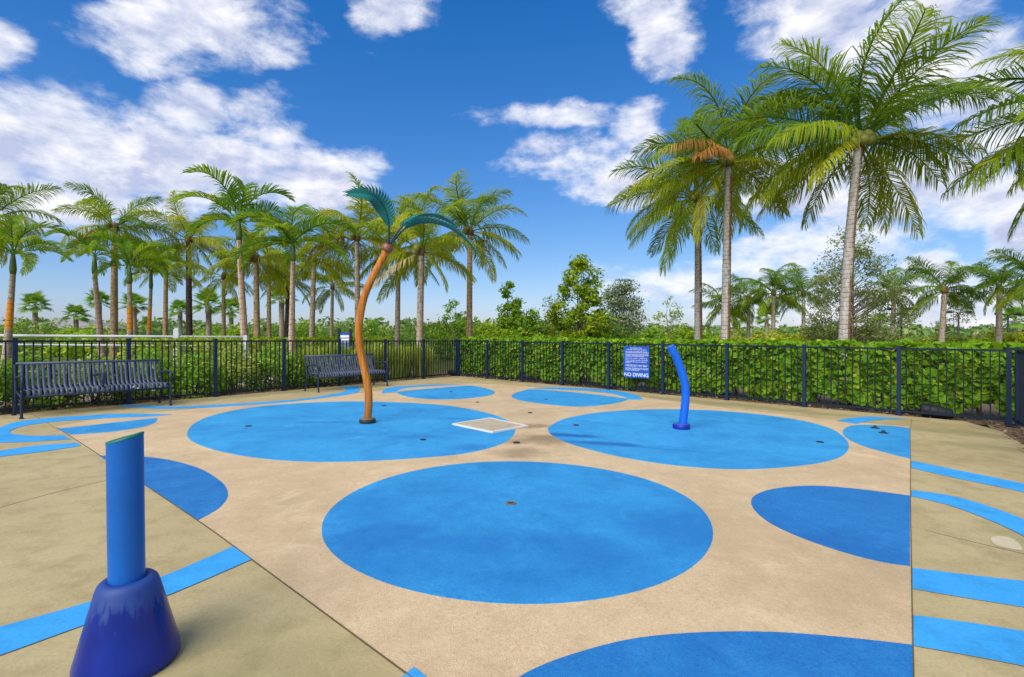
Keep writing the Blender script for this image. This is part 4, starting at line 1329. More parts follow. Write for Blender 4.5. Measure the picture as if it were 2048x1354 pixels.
LEFT = [  # kind, xb, xt, yt, d, L, r0, trunk, n, label
    ('coco', -45, -22, 440, 17.5, 2.5, .15, 'trunk_brown', 20, 'coconut palm with a brown dead frond at the left edge, mostly out of view', [(-15, 0, 'coco_dead', .85), (10, -12, 'coco_dry', .8)]),
    ('coco', 228, 229, 458, 22.0, 2.9, .155, 'trunk_brown', 22, 'coconut palm with brown trunk, tallest near the left edge', [(200, -12, 'coco_dead', .7)]),
    ('coco', 330, 332, 535, 27.0, 2.5, .13, 'trunk_brown', 18, 'coconut palm with thin brown trunk between the orange-trunked palms and the dark-trunked palm', ()),
    ('coco', 379, 377, 482, 23.0, 2.7, .145, 'trunk_dark', 20, 'coconut palm with a nearly black trunk', [(5, 12, 'coco_dry', .8)]),
    ('coco', 448, 447, 555, 26.0, 2.4, .11, 'trunk_brown', 16, 'small coconut palm left of the big green feather palm', ()),
    ('coco', 515, 512, 520, 19.0, 2.3, .125, 'trunk_brown', 20, 'coconut palm with ringed tan trunk between the two big green feather palms', [(30, -12, 'coco_yellow', .9)]),
    ('coco', 538, 538, 530, 26.0, 2.7, .12, 'trunk_brown', 18, 'coconut palm with thin brown trunk just right of the tan-trunked palm', ()),
    ('coco', 572, 576, 560, 27.0, 2.5, .13, 'trunk_dark', 16, 'coconut palm with thin dark trunk behind the second big feather palm', ()),
    ('coco', 622, 628, 520, 24.0, 2.7, .14, 'trunk_grey', 20, 'coconut palm with grey trunk right of the second big feather palm', ()),
    ('coco', 662, 665, 575, 27.0, 2.1, .11, 'trunk_grey', 16, 'shortest coconut palm, left of the brown spray palm', ()),
    ('coco', 716, 714, 478, 22.0, 2.9, .14, 'trunk_grey', 24, 'coconut palm directly behind the brown spray palm', [(170, 12, 'coco_dry', .9)]),
    ('coco', 794, 797, 500, 24.0, 3.0, .14, 'trunk_grey', 22, 'coconut palm with slim grey trunk right of the spray palm', ()),
    ('coco', 838, 843, 505, 17.7, 2.75, .135, 'trunk_grey', 26, 'coconut palm with ringed trunk standing just behind the fence right of the spray palm', [(215, -24, 'coco_dry', .75), (200, -36, 'coco_yellow', .7)]),
    ('coco', 938, 940, 465, 21.0, 2.85, .14, 'trunk_brown', 26, 'rightmost coconut palm of the left row, behind the fence corner', ()),
]
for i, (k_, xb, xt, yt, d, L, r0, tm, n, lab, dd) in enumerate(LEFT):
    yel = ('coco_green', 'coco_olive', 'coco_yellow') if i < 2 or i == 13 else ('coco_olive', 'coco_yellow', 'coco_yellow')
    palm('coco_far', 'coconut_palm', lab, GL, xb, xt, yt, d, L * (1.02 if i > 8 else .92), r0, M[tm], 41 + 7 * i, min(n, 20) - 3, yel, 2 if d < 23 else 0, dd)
FOX = [
    (10, 26, 545, 15.0, 1.75, .115, 'trunk_orange', 12, 'feather palm with orange-banded ringed trunk at the left edge', 'fox_lime'),
    (208, 189, 545, 17.0, 1.5, .11, 'trunk_blush', 10, 'leaning feather palm with ringed grey trunk left of the tall brown-trunked palm', 'fox_lime'),
    (261, 259, 565, 17.0, 1.55, .105, 'trunk_orange', 11, 'feather palm with straight orange-banded trunk', 'fox_lime'),
    (294, 302, 575, 18.0, 1.4, .085, 'trunk_orange', 9, 'thin leaning feather palm with orange-banded trunk', 'fox_lime'),
    (493, 478, 478, 16.5, 2.2, .13, 'trunk_blush', 13, 'big dark green feather palm with blotched trunk, tallest left of the spray palm', 'fox_green'),
    (582, 586, 520, 16.5, 2.15, .115, 'trunk_blush', 13, 'second big green feather palm with pale smooth trunk, nearer the spray palm', 'fox_green'),
]
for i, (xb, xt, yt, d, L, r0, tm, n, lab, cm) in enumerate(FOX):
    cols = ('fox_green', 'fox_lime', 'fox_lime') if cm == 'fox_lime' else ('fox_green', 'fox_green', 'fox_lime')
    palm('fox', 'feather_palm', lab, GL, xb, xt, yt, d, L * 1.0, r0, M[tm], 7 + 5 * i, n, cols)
RIGHT = [
    (1446, 1446, 615, 29, 2.4, .13, 'far coconut palm showing left of the pale straight trunk'), (1497, 1497, 598, 30, 2.5, .12, 'far coconut palm just right of the pale straight trunk'),
    (1546, 1547, 588, 27, 2.6, .12, 'far coconut palm, second right of the pale straight trunk'), (1607, 1607, 590, 29, 2.5, .12, 'far coconut palm, third right of the pale straight trunk'),
    (1783, 1788, 590, 26, 2.2, .13, 'far coconut palm left of the first street lamp'), (1881, 1889, 583, 24, 2.5, .14, 'far coconut palm between the first and second street lamps'),
    (1997, 1999, 580, 23, 2.3, .14, 'far coconut palm at the right edge beside the third street lamp'), (2085, 2082, 560, 20, 2.4, .14, 'far coconut palm reaching in from the right edge below the tall one'),
]
for i, (xb, xt, yt, d, L, r0, lab) in enumerate(RIGHT):
    palm('coco_far', 'coconut_palm', lab, GD, xb, xt, yt, d, L * .9, r0, M['trunk_grey'], 201 + 9 * i, 17, ('coco_green', 'coco_green', 'coco_olive'))


def fan_mesh(seed):
    r = random.Random(seed)
    v, t3, q = [], [], []
    mb = MB().tube([(0, 0, 0), (0.25, 0, 0.03), (0.48, 0, 0.0)], [0.014, 0.011, 0.009], 4)
    v += [Vector(p) for p in mb.v]; q += mb.q
    c = Vector((0.48, 0, 0))
    for k in range(26):
        a = math.radians(-125 + 250 * k / 25)
        ln = 0.50 * (0.75 + 0.25 * math.cos(a)) * r.uniform(.9, 1.1)
        D = Vector((math.cos(a), math.sin(a), -0.12 + 0.25 * abs(math.sin(a)))).normalized()
        S = Vector((-math.sin(a), math.cos(a), 0)) * 0.030
        m_ = c + D * ln * 0.6
        e = m_ + (D + Vector((0, 0, -.7))).normalized() * ln * 0.42
        b = len(v)
        v += [c - S * .3, c + S * .3, m_ - S, m_ + S, e]
        q.append((b, b + 1, b + 3, b + 2)); t3.append((b + 2, b + 3, b + 4))
    return np_mesh('frond', [tuple(p) for p in v], [np.array(q), np.array(t3)])


FANS = [fan_mesh(s) for s in range(3)]
SABAL = [(70, 612, 40, 1.9, 'far fan palm rising above the dark bush near the left edge'), (152, 632, 42, 1.7, 'far fan palm in front of the grey roof'), (198, 605, 38, 1.7, 'far fan palm behind the leaning feather palm'),
         (268, 612, 38, 1.8, 'far fan palm behind the straight orange-banded trunk'), (360, 622, 42, 1.7, 'far fan palm beside the white fence post'), (417, 612, 34, 1.9, 'far fan palm with full crown left of the small coconut palm'),
         (462, 622, 40, 1.9, 'far fan palm right of the small coconut palm'), (563, 600, 34, 1.8, 'far fan palm left of the second big feather palm'), (1470, 640, 46, 1.9, 'far fan palm behind the pale straight trunk'),
         (1533, 636, 46, 1.9, 'far fan palm in the gap of the right-hand far palms'), (1760, 648, 50, 1.9, 'far fan palm left of the first street lamp, low on the horizon'), (2030, 642, 40, 2.0, 'far fan palm at the right edge under the third street lamp')]
for i, (px, py, d, s, lab) in enumerate(SABAL):
    R = random.Random(500 + i)
    c = P(px, py, d); z0 = zg(c.x, c.y) - .05
    root = empty('fan_palm', (c.x, c.y, z0), lab, 'palm tree', 'far fan palms')
    top = Vector((0, 0, c.z - z0))
    link('trunk', trunk_mesh(.17, .17, [(0, 0, 0), (0.02, 0, top.z * .5), tuple(top)], 1.0), M['trunk_grey'], root)
    for k in range(19):
        f = k / 18
        o = link('frond', FANS[k % 3], M['sabal_green'], root)
        az = k * 2.4 + i
        o.rotation_euler = (R.uniform(-.3, .3), -math.radians(80 - 105 * f), az)
        o.location = top; o.scale = (s * .72 * R.uniform(.85, 1.1),) * 3


# ------------------------------------------------------------------ leafy plants
def leaf_cloud(name, cen, nrm, size, k=4, aspect=0.5, rs=None):
    """many leaf-sized faces; k corners each"""
    rs = rs or np.random.default_rng(1)
    n = len(cen)
    nrm = nrm / (np.linalg.norm(nrm, axis=1, keepdims=True) + 1e-9)
    a = rs.normal(size=(n, 3)); a -= nrm * (a * nrm).sum(1, keepdims=True)
    a /= np.linalg.norm(a, axis=1, keepdims=True) + 1e-9
    b = np.cross(nrm, a)
    s = np.asarray(size).reshape(-1, 1) * np.ones((n, 1))
    if k == 4:
        prof = [(-1, 0), (-.05, aspect), (1, 0), (-.05, -aspect)]
    else:
        prof = [(math.cos(2 * math.pi * j / k), aspect * math.sin(2 * math.pi * j / k)) for j in range(k)]
    vs = np.stack([cen + a * s * p + b * s * q for p, q in prof], axis=1)
    idx = np.arange(n * k).reshape(n, k)
    return np_mesh(name, vs.reshape(-1, 3), [idx])


def clumped(rs, env, n_cl, n_leaf, spread):
    """clump centres from env(rs, n) -> leaf centres and normals"""
    c = env(rs, n_cl)
    which = rs.integers(0, n_cl, n_leaf)
    cs = spread * rs.uniform(0.55, 1.25, n_cl)
    off = rs.normal(size=(n_leaf, 3))
    rad = np.abs(rs.normal(1.0, 0.28, n_leaf))
    off /= np.linalg.norm(off, axis=1, keepdims=True)
    pos = c[which] + off * (rad * cs[which])[:, None] * np.array([1, 1, .75])
    nr = off * 0.6 + np.array([0, 0, .55]) + rs.normal(size=(n_leaf, 3)) * 0.5
    return c, pos, nr


def shrub(name, label, group, px, w_px, top_py, d, mat, seed, n=1600, leaf=0.055, cat='shrub', depth=None, base_off=0.0, n_cl=26, at_xy=None, h=None, w=None, aspect=.5):
    rs = np.random.default_rng(seed)
    if at_xy is None:
        x, y = (px - CX) / F * d, d
        w = w_px / F * d
    else:
        x, y = at_xy
    z0 = zg(x, y) - 0.06
    if h is None: h = P(0, top_py, d).z - z0
    dep = depth or w
    root = empty(name, (x, y, z0), label, cat, group)

    def env(rs, k):
        th = rs.uniform(0, 2 * np.pi, k); rr = np.sqrt(rs.uniform(0, 1, k)); zz = rs.uniform(0.12, 1, k)
        prof = 0.55 + 0.45 * np.sin(np.pi * np.clip(zz * 0.9 + .08, 0, 1))
        top = rs.uniform(.75, 1.0, k)
        return np.stack([np.cos(th) * rr * w / 2 * prof, np.sin(th) * rr * dep / 2 * prof, zz * (h - leaf) * (1 - 0.28 * rr ** 2) * np.where(zz > .7, top, 1)], 1)
    c, pos, nr = clumped(rs, env, n_cl, n, 0.13 * (w * h * dep) ** (1 / 3) * 1.25)
    pos[:, 2] = np.clip(pos[:, 2], 0.03, h)
    link('foliage', leaf_cloud('foliage', pos, nr, rs.uniform(.6, 1.3, n) * leaf, 4, aspect, rs), M[mat], root)
    mb = MB()
    for k in range(min(7, n_cl)):
        e = c[k]
        mb.tube([(rs.uniform(-.06, .06), rs.uniform(-.06, .06), 0), (e[0] * .4, e[1] * .4, e[2] * .5), tuple(e)], [0.016, 0.011, 0.005], 5)
    tag(mb.build('stems', M['bark'], root), kind='stuff')
    return root


# near shrubs behind the left fence
names = ['leftmost', 'second', 'third', 'fourth', 'fifth', 'sixth', 'seventh', 'eighth', 'ninth', 'tenth', 'eleventh', 'twelfth', 'thirteenth', 'fourteenth', 'fifteenth', 'sixteenth']
ts = np.linspace(13.3, 4.3, 11)
for i, t in enumerate(ts):
    x, y = online(FC, uL, t, 0.75 + .2 * (i % 2))
    ordn = 'leftmost' if i == 0 else names[i] + ' from the left'
    shrub('shrub', 'loose small-leaved shrub, %s in the row behind the bench fence' % ordn, 'shrubs behind the bench fence', 0, 0, 0, y, 'shrub_mixed' if i % 3 == 1 else 'shrub_mid', 60 + i, 4200, 0.042, at_xy=(x, y),
          h=1.12 + .07 * ((i * 7) % 3), w=1.25, n_cl=46)


def grass_clump(label, x, y, h, seed):
    rs = np.random.default_rng(seed)
    root = empty('grass_clump', (x, y, zg(x, y) - .05), label, 'grass clump', 'tall grass clumps behind the fence')
    n = 420
    v, q, t3 = [], [], []
    for k in range(n):
        th = rs.uniform(0, 2 * math.pi); r0 = abs(rs.normal(0, .15)); out_ = rs.uniform(.05, .38)
        hh = h * rs.uniform(.65, 1.05)
        p0 = Vector((math.cos(th) * r0, math.sin(th) * r0, 0)); dv = Vector((math.cos(th + rs.normal(0, .5)), math.sin(th + rs.normal(0, .5)), 0))
        s = Vector((-dv.y, dv.x, 0)) * 0.008
        p1 = p0 + dv * out_ * .3 + Vector((0, 0, hh * .5)); p2 = p0 + dv * out_ * .75 + Vector((0, 0, hh * .88)); p3 = p0 + dv * out_ * 1.2 + Vector((0, 0, hh * (.98 - out_ * .3)))
        b = len(v)
        v += [p0 - s, p0 + s, p1 - s, p1 + s, p2 - s * .8, p2 + s * .8, p3]
        q += [(b, b + 1, b + 3, b + 2), (b + 2, b + 3, b + 5, b + 4)]; t3.append((b + 4, b + 5, b + 6))
    link('blades', np_mesh('blades', [tuple(p) for p in v], [np.array(q), np.array(t3)]), M['grass_blade'], root)


gts = np.linspace(5.3, 0.9, 9)
for i, t in enumerate(gts):
    x, y = online(FC, uL, t, 0.8 + .25 * (i % 2))
    grass_clump('tall yellow-green grass clump, %s behind the second bench' % ('leftmost' if i == 0 else names[i] + ' from the left'), x, y, 1.12 + .06 * (i % 3), 90 + i)


def hedge(name, label, o0, u, t0, t1, off0, off1, h, n, leaf, mat, seed, n_parts=0, k=6, aspect=.85, low=0.22, cat='hedge', top_mat=None, stems=True):
    rs = np.random.default_rng(seed)
    x0, y0 = online(o0, u, (t0 + t1) / 2, (off0 + off1) / 2)
    z0 = zg(x0, y0) - .05
    root = empty(name, (x0, y0, z0), label, cat)
    nv = Vector(online(o0, u, 0, 1.0)) - Vector(online(o0, u, 0, 0.0))
    tt = rs.uniform(t0, t1, n)
    face = rs.uniform(0, 1, n)
    of = np.where(face < .58, off0 + np.abs(rs.normal(0, .13, n)), rs.uniform(off0, off1, n))
    hz = np.where(face < .58, rs.uniform(low, 1, n) ** .9, np.where(face < .85, 1 - np.abs(rs.normal(0, .045, n)), rs.uniform(low, 1, n)))
    # ragged skirt and bumpy face
    skirt = low + 0.12 * np.sin(tt * 3.1 + seed) + 0.08 * np.sin(tt * 7.7)
    hz = np.maximum(hz, skirt + rs.uniform(0, .12, n))
    of = of + 0.07 * np.sin(tt * 4.7) * np.cos(hz * 9) + 0.05 * np.sin(tt * 11.3 + hz * 6)
    hz = hz * (1 + 0.016 * np.sin(tt * 5.3) + 0.012 * np.sin(tt * 13.1)) + np.where(face > .58, np.abs(rs.normal(0, .012, n)), 0)
    gap = np.sin(tt * 5.1 + 2.0 * np.sin(hz * 4.3)) + np.sin(tt * 9.7 - hz * 8.1) + np.sin(tt * 2.3 + hz * 13.0)
    of = of + np.where(gap > 1.05, .30, 0) * (face < .58) * (rs.uniform(0, 1, n) < .6)
    pos = np.stack([o0[0] + u.x * tt + nv.x * of - x0, o0[1] + u.y * tt + nv.y * of - y0, hz * h], 1)
    outw = np.array([-nv.x, -nv.y, 0.0])
    isf = (face < .58)[:, None]
    nr = np.where(isf, outw * .8 + np.array([0, 0, .55]), np.array([0, 0, 1.0])) + rs.normal(size=(n, 3)) * .75
    size = (.38 + .9 * rs.uniform(0, 1, n) ** 1.4) * leaf
    idx = np.arange(n)
    if n_parts:
        # the leaves nearest the viewer are built one by one
        dist = np.hypot(pos[:, 0] + x0, pos[:, 1] + y0) + np.where(isf[:, 0], (of - off0) * 3, 5) - size * 4
        vis = ((pos[:, 0] + x0) / (pos[:, 1] + y0) < 1.03)
        order = np.argsort(dist + np.where(vis, 0, 50))
        pick = order[:n_parts]
        idx = order[n_parts:]
        lv = []; ring = 10
        lv.append((0, 0, -0.04)); lv.append((0.02, 0, -.02))
        for j in range(ring):
            a = 2 * math.pi * j / ring
            lv.append((math.cos(a), 0.86 * math.sin(a), 0.10 * abs(math.sin(a)) - .10 * math.cos(a) ** 2 * .5))
        faces = [[0, 2 + j, 2 + (j + 1) % ring] for j in range(ring)]
        lm = bpy.data.meshes.new('leaf'); lm.from_pydata(lv, [], faces); lm.update()
        for i in pick:
            o = link('leaf', lm, M[mat], root)
            N_ = Vector(nr[i]).normalized()
            o.rotation_euler = (Matrix.Rotation(rs.uniform(0, 6.28), 3, N_) @ N_.to_track_quat('Z', 'Y').to_matrix()).to_euler()
            o.location = pos[i]; s = float(size[i]); o.scale = (s, s, s)
    me = leaf_cloud('foliage', pos[idx], nr[idx], size[idx], k, aspect, rs)
    tag(link('foliage', me, M[mat], root), kind='stuff' if n_parts else None)
    if stems:
        mb = MB()
        for t in np.arange(t0 + .2, t1, .42):
            t += rs.uniform(-.12, .12); of_ = (off0 + off1) / 2 + rs.uniform(-.2, .2)
            b = Vector((o0[0] + u.x * t + nv.x * of_ - x0, o0[1] + u.y * t + nv.y * of_ - y0, 0))
            for j in range(4):
                e = b + Vector((rs.normal(0, .16), rs.normal(0, .16), rs.uniform(.4, .75) * h))
                mb.tube([b, b.lerp(e, .5) + Vector((rs.normal(0, .03), rs.normal(0, .03), 0)), e], [.014, .010, .005], 5)
        tag(mb.build('stems', M['bark'], root), kind='stuff')
    return root


hedge('hedge', 'clipped round-leaved green hedge along the right-hand fence', FC, uR, -0.4, lenR + 1.6, 0.32, 1.25, 1.33, 27000, 0.066, 'hedge', 5, 300, 6, .85, .07)
hedge('hedge', 'lime-green clipped hedge far behind the second bench', FC, uL, -1.5, 8.0, 4.9, 5.9, 1.30, 7000, 0.07, 'hedge_lime', 6, 0, 4, .55, .05)


def tree(label, px, top_py, d, prof, mat, seed, n, leaf, n_cl, spread, bark='bark', base_r=.06, stems=1, aspect=.45, name='tree', cat='tree', up=0.5):
    """prof: list of (height fraction, half width in photo pixels)"""
    rs = np.random.default_rng(seed)
    x = (px - CX) / F * d; z0 = zg(x, d) - .06
    H = P(0, top_py, d).z - z0
    root = empty(name, (x, d, z0), label, cat, 'trees beyond the fence')
    hs_ = np.array([p[0] for p in prof]); wsz = np.array([p[1] for p in prof]) / F * d

    def env(rs, k):
        zz = rs.uniform(prof[0][0], 1.0, k * 4)
        wz = np.interp(zz, hs_, wsz)
        keep = rs.uniform(0, wsz.max(), k * 4) < wz * 1.1 + .06 * wsz.max()
        zz = zz[keep][:k]
        if len(zz) < k: zz = np.concatenate([zz, rs.uniform(prof[0][0], 1, k - len(zz))])
        wz = np.interp(zz, hs_, wsz)
        th = rs.uniform(0, 2 * np.pi, k); rr = np.sqrt(rs.uniform(.12, 1, k))
        return np.stack([np.cos(th) * rr * wz, np.sin(th) * rr * wz, zz * H], 1)
    c, pos, nr = clumped(rs, env, n_cl, n, spread)
    pos[:, 2] = np.clip(pos[:, 2], .1, H * 1.01)
    link('crown', leaf_cloud('crown', pos, nr, rs.uniform(.55, 1.3, n) * leaf, 4, aspect, rs), M[mat], root)
    mb = MB()
    for s in range(stems):
        bx_ = rs.normal(0, .12) if stems > 1 else 0
        lean = rs.normal(0, .10, 2)
        mb.tube([(bx_, 0, 0), (bx_ + lean[0] * .4, lean[1] * .4, H * .35), (bx_ + lean[0], lean[1], H * .7), (bx_ + lean[0] * .8, lean[1] * .8, H * .95)], [base_r, base_r * .75, base_r * .4, base_r * .12], 8)
    for e in c:
        zb = max(.15 * H, e[2] - (.25 + .6 * math.hypot(e[0], e[1])) * up * 1.6)
        m_ = (e[0] * .45, e[1] * .45, zb + (e[2] - zb) * .45 + rs.normal(0, .05))
        mb.tube([(0, 0, zb), m_, tuple(e)], [base_r * .32, base_r * .2, base_r * .08], 5, False)
    mb.build('trunk', M[bark], root)
    return root


tree('bushy yellow-green broadleaf tree, tallest beyond the fence centre', 1158, 512, 24, [(.10, 40), (.22, 62), (.40, 66), (.55, 50), (.72, 40), (.85, 30), (1, 9)], 'tree_yellow', 301, 9500, .10, 85, .34, stems=3)
tree('grey-green tree standing behind the yellow-green tree', 1243, 562, 28, [(.08, 48), (.3, 60), (.55, 42), (.8, 30), (1, 12)], 'grey_green', 302, 12000, .085, 95, .40, 'bark_grey')
tree('spindly young green tree left of the yellow-green tree', 1018, 562, 24, [(.25, 36), (.45, 38), (.65, 24), (.85, 14), (1, 5)], 'tree_green', 303, 3600, .10, 48, .24)
tree('wide green bush-like tree beside the spindly young tree', 1056, 612, 23, [(.1, 30), (.4, 34), (.7, 24), (1, 8)], 'tree_green', 304, 4500, .09, 40, .32)
tree('thin half-bare grey tree left of the yellow-green tree', 1104, 578, 26, [(.35, 18), (.6, 22), (.8, 14), (1, 6)], 'grey_green', 305, 500, .07, 30, .2, 'bark_grey', .035)
tree('feathery sparse tree left of the rightmost palm of the left row', 908, 592, 23, [(.4, 44), (.7, 40), (.85, 26), (1, 8)], 'shrub_mid', 306, 1500, .075, 24, .20, 'bark_grey', .03)
tree('nearly bare branching tree between the grey-green tree and the tall palms', 1340, 588, 24, [(.15, 40), (.4, 46), (.65, 34), (1, 4)], 'shrub_mixed', 307, 900, .065, 40, .2, 'bark_grey', .035)
tree('tall airy fine-leaved tree behind the tallest palm', 1704, 442, 20, [(.12, 62), (.3, 92), (.5, 84), (.7, 62), (.88, 30), (1, 7)], 'fine_green', 308, 15000, .055, 170, .32, 'bark_grey', .06)
tree('sparse thin tree beside the second street lamp', 1912, 596, 26, [(.15, 34), (.5, 34), (.8, 22), (1, 6)], 'fine_green', 309, 1300, .06, 36, .22, 'bark_grey', .03)
tree('small pale bare-stemmed tree left of the tallest palm', 1652, 600, 21, [(.2, 24), (.5, 34), (.8, 24), (1, 6)], 'fine_green', 310, 700, .06, 26, .2, 'bark_grey', .035)

# bushes on the middle ground, left to right
BUSH = [(18, 80, 636, 34, 'shrub_dark'), (72, 110, 622, 32, 'shrub_dark'), (112, 70, 640, 34, 'shrub_dark'), (140, 60, 652, 30, 'shrub_lime'), (190, 84, 640, 28, 'shrub_lime'), (245, 60, 652, 30, 'shrub_mid'),
        (300, 70, 655, 40, 'shrub_dark'), (425, 70, 640, 36, 'shrub_mid'), (470, 70, 645, 34, 'shrub_lime'), (555, 80, 640, 36, 'shrub_dark'), (610, 90, 638, 38, 'shrub_mid'), (680, 90, 632, 38, 'shrub_dark'),
        (745, 80, 640, 36, 'shrub_mid'), (815, 90, 638, 36, 'shrub_dark'), (870, 80, 630, 30, 'shrub_dark'), (925, 80, 622, 28, 'shrub_mid'), (985, 90, 632, 26, 'shrub_lime'), (1028, 110, 640, 23, 'shrub_lime'),
        (1090, 60, 632, 27, 'shrub_dark'), (1215, 110, 640, 26, 'shrub_dark'), (1290, 80, 645, 26, 'shrub_mid'), (1370, 90, 645, 26, 'shrub_lime')]
ORD = ['first', 'second', 'third', 'fourth', 'fifth', 'sixth', 'seventh', 'eighth', 'ninth', 'tenth', 'eleventh', 'twelfth', 'thirteenth', 'fourteenth', 'fifteenth', 'sixteenth', 'seventeenth', 'eighteenth', 'nineteenth',
       'twentieth', 'twenty-first', 'twenty-second', 'twenty-third', 'twenty-fourth']
cw = {'shrub_dark': 'dark green', 'shrub_lime': 'lime-green', 'shrub_mid': 'mid-green'}
for i, (px, w, ty, d, mt) in enumerate(BUSH):
    shrub('bush', '%s horizon bush, %s from the left edge beyond the fences' % (cw[mt], ORD[i]), 'bushes on the horizon', px, w * 1.15, ty, d, mt, 700 + i, 2600, .10, 'bush', n_cl=34)
YEL = [(1425, 95, 652, 25), (1480, 90, 660, 24), (1530, 90, 655, 25), (1590, 100, 656, 24), (1650, 95, 657, 24), (1735, 110, 652, 25), (1810, 100, 664, 26), (1870, 100, 664, 26), (1935, 100, 664, 25), (1990, 100, 662, 24), (2050, 90, 655, 23)]
for i, (px, w, ty, d) in enumerate(YEL):
    mt = 'shrub_yellow' if (i % 4) else 'shrub_lime'
    shrub('bush', 'yellow-green bush beyond the right-hand hedge, %s from the left under the far palms' % ORD[i], 'yellow bushes beyond the right hedge', px, w * 1.15, ty, d, mt, 800 + i, 2600, .085, 'bush', n_cl=34)


# far wood along the horizon: one mass
def far_wood():
    rs = np.random.default_rng(99)
    C_, N_, S_ = [], [], []
    for k in range(420):
        az = rs.uniform(-1.25, 1.25)
        d = rs.uniform(85, 190)
        x = math.tan(az) * d if abs(az) < .9 else math.copysign(math.tan(.9) * d * (1 + abs(az) - .9), az)
        pxx = CX + x / d * F
        h = (rs.uniform(2.6, 5.6) if pxx < 1300 else rs.uniform(2.2, 3.6)) * (d / 130) ** .6
        w = rs.uniform(5, 11)
        m_ = 90
        th = rs.uniform(0, 2 * np.pi, m_); ph = np.arccos(rs.uniform(0, 1, m_))
        nr = np.stack([np.cos(th) * np.sin(ph), np.sin(th) * np.sin(ph), np.cos(ph)], 1)
        C_.append(nr * np.array([w / 2, w / 2, h]) * rs.uniform(.8, 1.06, (m_, 1)) + np.array([x, d, 0])); N_.append(nr + rs.normal(size=(m_, 3)) * .5); S_.append(rs.uniform(.35, .95, m_))
    return leaf_cloud('far_wood', np.concatenate(C_), np.concatenate(N_), np.concatenate(S_), 4, .6, rs)


fw = link('far_wood', far_wood(), M['far_leaf'])
tag(fw, 'distant low band of trees along the horizon', 'woods', kind='stuff')


# mulch and fallen leaves outside the fences
def mulch():
    rs = np.random.default_rng(12)
    C_ = []
    for (o0, u, t0, t1, a, b, n) in ((FC, uL, 0, 13.5, .0, 1.5, 4200), (FC, uR, 0, 14, .0, 1.5, 4200), (FR, uN, 0, 3, -.3, .5, 700)):
        for _ in range(n):
            x, y = online(o0, u, rs.uniform(t0, t1), rs.uniform(a, b)); C_.append((x, y, zg(x, y) + rs.uniform(-.028, .012)))
    C_ = np.array(C_)
    N_ = np.array([0, 0, 1.0]) + rs.normal(size=C_.shape) * .45
    return leaf_cloud('mulch_chips', C_, N_, rs.uniform(.015, .045, len(C_)), 4, .38, rs)


tag(link('mulch_chips', mulch(), M['mulch']), 'brown bark chips and fallen leaves under the hedges', 'mulch', kind='stuff')


# ------------------------------------------------------------------ small things beyond the fence
def street_lamp(px, top, d, lab):
    c = P(px, top, d); z0 = zg(c.x, c.y) - .05
    root = empty('street_lamp', (c.x, c.y, z0), lab, 'street lamp', 'double-armed street lamps')
    h = c.z - z0
    MB().tube([(0, 0, 0), (0, 0, h * .1), (0, 0, h - .12)], [.07, .055, .045], 10).build('pole', M['black'], root, True)
    MB().lathe([(.13, 0), (.13, .05), (.08, .12)], (0, 0, 0), 14).build('base', M['black'], root)
    for s in (-1, 1):
        MB().tube(spline([(0, 0, h - .16), (s * .06, 0, h - .05), (s * .22, 0, h), (s * .34, 0, h)], 4, False), .028, 8).build('arm', M['black'], root, True)
        MB().tube([(s * .30, 0, h), (s * .42, 0, h + .01), (s * .72, 0, h), (s * .80, 0, h - .005)], [.03, .075, .085, .03], 10).build('lamp_head', M['black'], root, True)


street_lamp(1803, 618, 27, 'black double-armed street lamp left of the middle far palm')
street_lamp(1917, 624, 30, 'dark double-armed street lamp right of the middle far palm, half hidden by twigs')
street_lamp(2016, 628, 30, 'dark double-armed street lamp near the right edge')


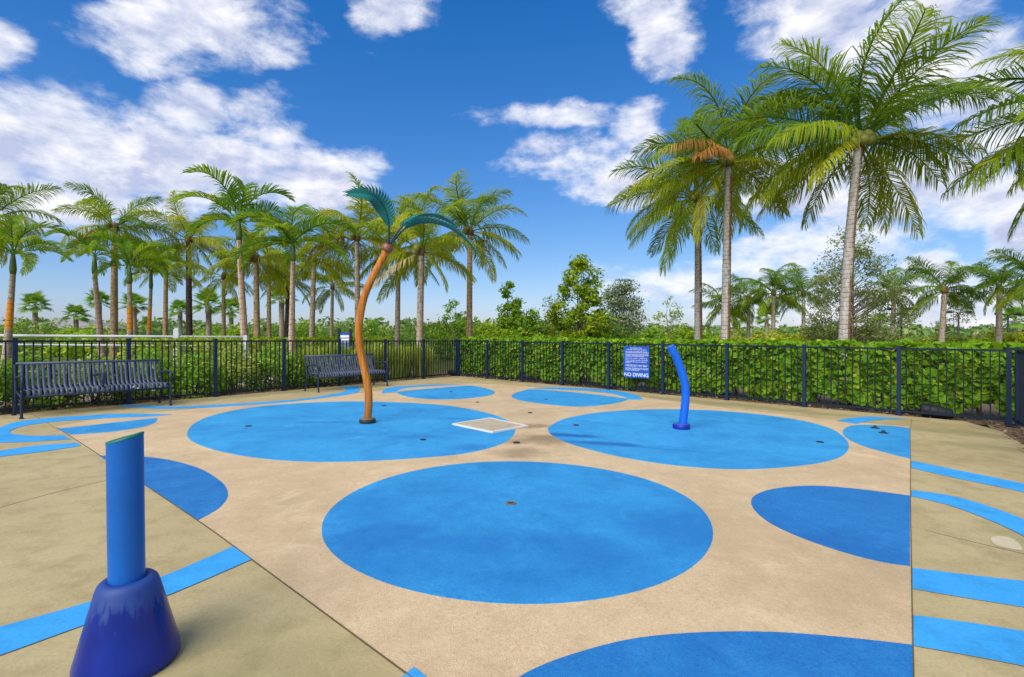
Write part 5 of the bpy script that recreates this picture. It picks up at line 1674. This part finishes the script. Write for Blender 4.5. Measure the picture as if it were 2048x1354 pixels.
def far_rail():
    d = 22.0
    a, b = P(1735, 0, d), P(1868, 0, d - 1.5)
    root = empty('far_fence', (a.x, a.y, zg(a.x, a.y)), 'low dark metal fence beyond the right-hand hedge under the first street lamp', 'fence')
    L = (b - a).length; u = Vector((b.x - a.x, b.y - a.y, 0)).normalized()
    zt = P(0, 684, d).z
    for h in (zt, zt - .10, .12):
        p0 = Vector((0, 0, h)); p1 = u * L + Vector((0, 0, h))
        MB().tube([p0, p1], .035, 6).build('rail', M['black'], root)
    n = 26
    for k in range(n + 1):
        p = u * L * k / n
        MB().box((p.x, p.y, zt / 2), (.035 if k % 5 else .09, .035 if k % 5 else .09, zt)).build('picket' if k % 5 else 'post', M['black'], root)


far_rail()


def rock(px, py, off, lab, s=1.0):
    p = ray_on_line(px, FC, uR, off)
    root = empty('ground_speaker', (p.x, p.y, zg(p.x, p.y) - .03), lab, 'speaker', None, math.atan2(uR.y, uR.x))
    bevel(MB().tube([(-.22 * s, 0, .14 * s), (-.20 * s, 0, .145 * s), (.0, 0, .125 * s), (.20 * s, 0, .10 * s), (.22 * s, 0, .10 * s)], [.09 * s, .125 * s, .115 * s, .085 * s, .05 * s], 14).build('housing', M['rock'], root, True), .004)
    MB().lathe([(.05 * s, 0), (.05 * s, .05 * s), (.03 * s, .06 * s)], (0, 0, 0), 10).build('foot', M['rock'], root)


rock(1874, 826, 0.22, 'black cylindrical ground fixture lying under the hedge at the right')
rock(906, 748, 0.25, 'small dark ground fixture behind the corner post', .8)


def house():
    d = 85
    c = P(150, 0, d); z0 = zg(c.x, c.y) - .1
    root = empty('house', (c.x, c.y, z0), 'distant pale house with a low grey roof beyond the left palms', 'house')
    w, dp = 11, 8; eave = P(0, 657, d).z - z0; ridge = P(0, 639, d).z - z0
    MB().box((0, 0, eave / 2), (w, dp, eave)).build('wall', M['stucco'], root)
    me = bpy.data.meshes.new('roof')
    e = .5
    v = [(-w / 2 - e, -dp / 2 - e, eave), (w / 2 + e, -dp / 2 - e, eave), (w / 2 + e, dp / 2 + e, eave), (-w / 2 - e, dp / 2 + e, eave), (-w / 4, 0, ridge), (w / 4, 0, ridge)]
    me.from_pydata(v, [], [(0, 1, 5, 4), (1, 2, 5), (2, 3, 4, 5), (3, 0, 4), (3, 2, 1, 0)]); me.update()
    link('roof', me, M['roof'], root)
    for x in (-3.4, 0, 3.4):
        MB().box((x, -dp / 2 - .03, eave * .55), (1.3, .08, eave * .45)).build('window', M['glass'], root)


house()
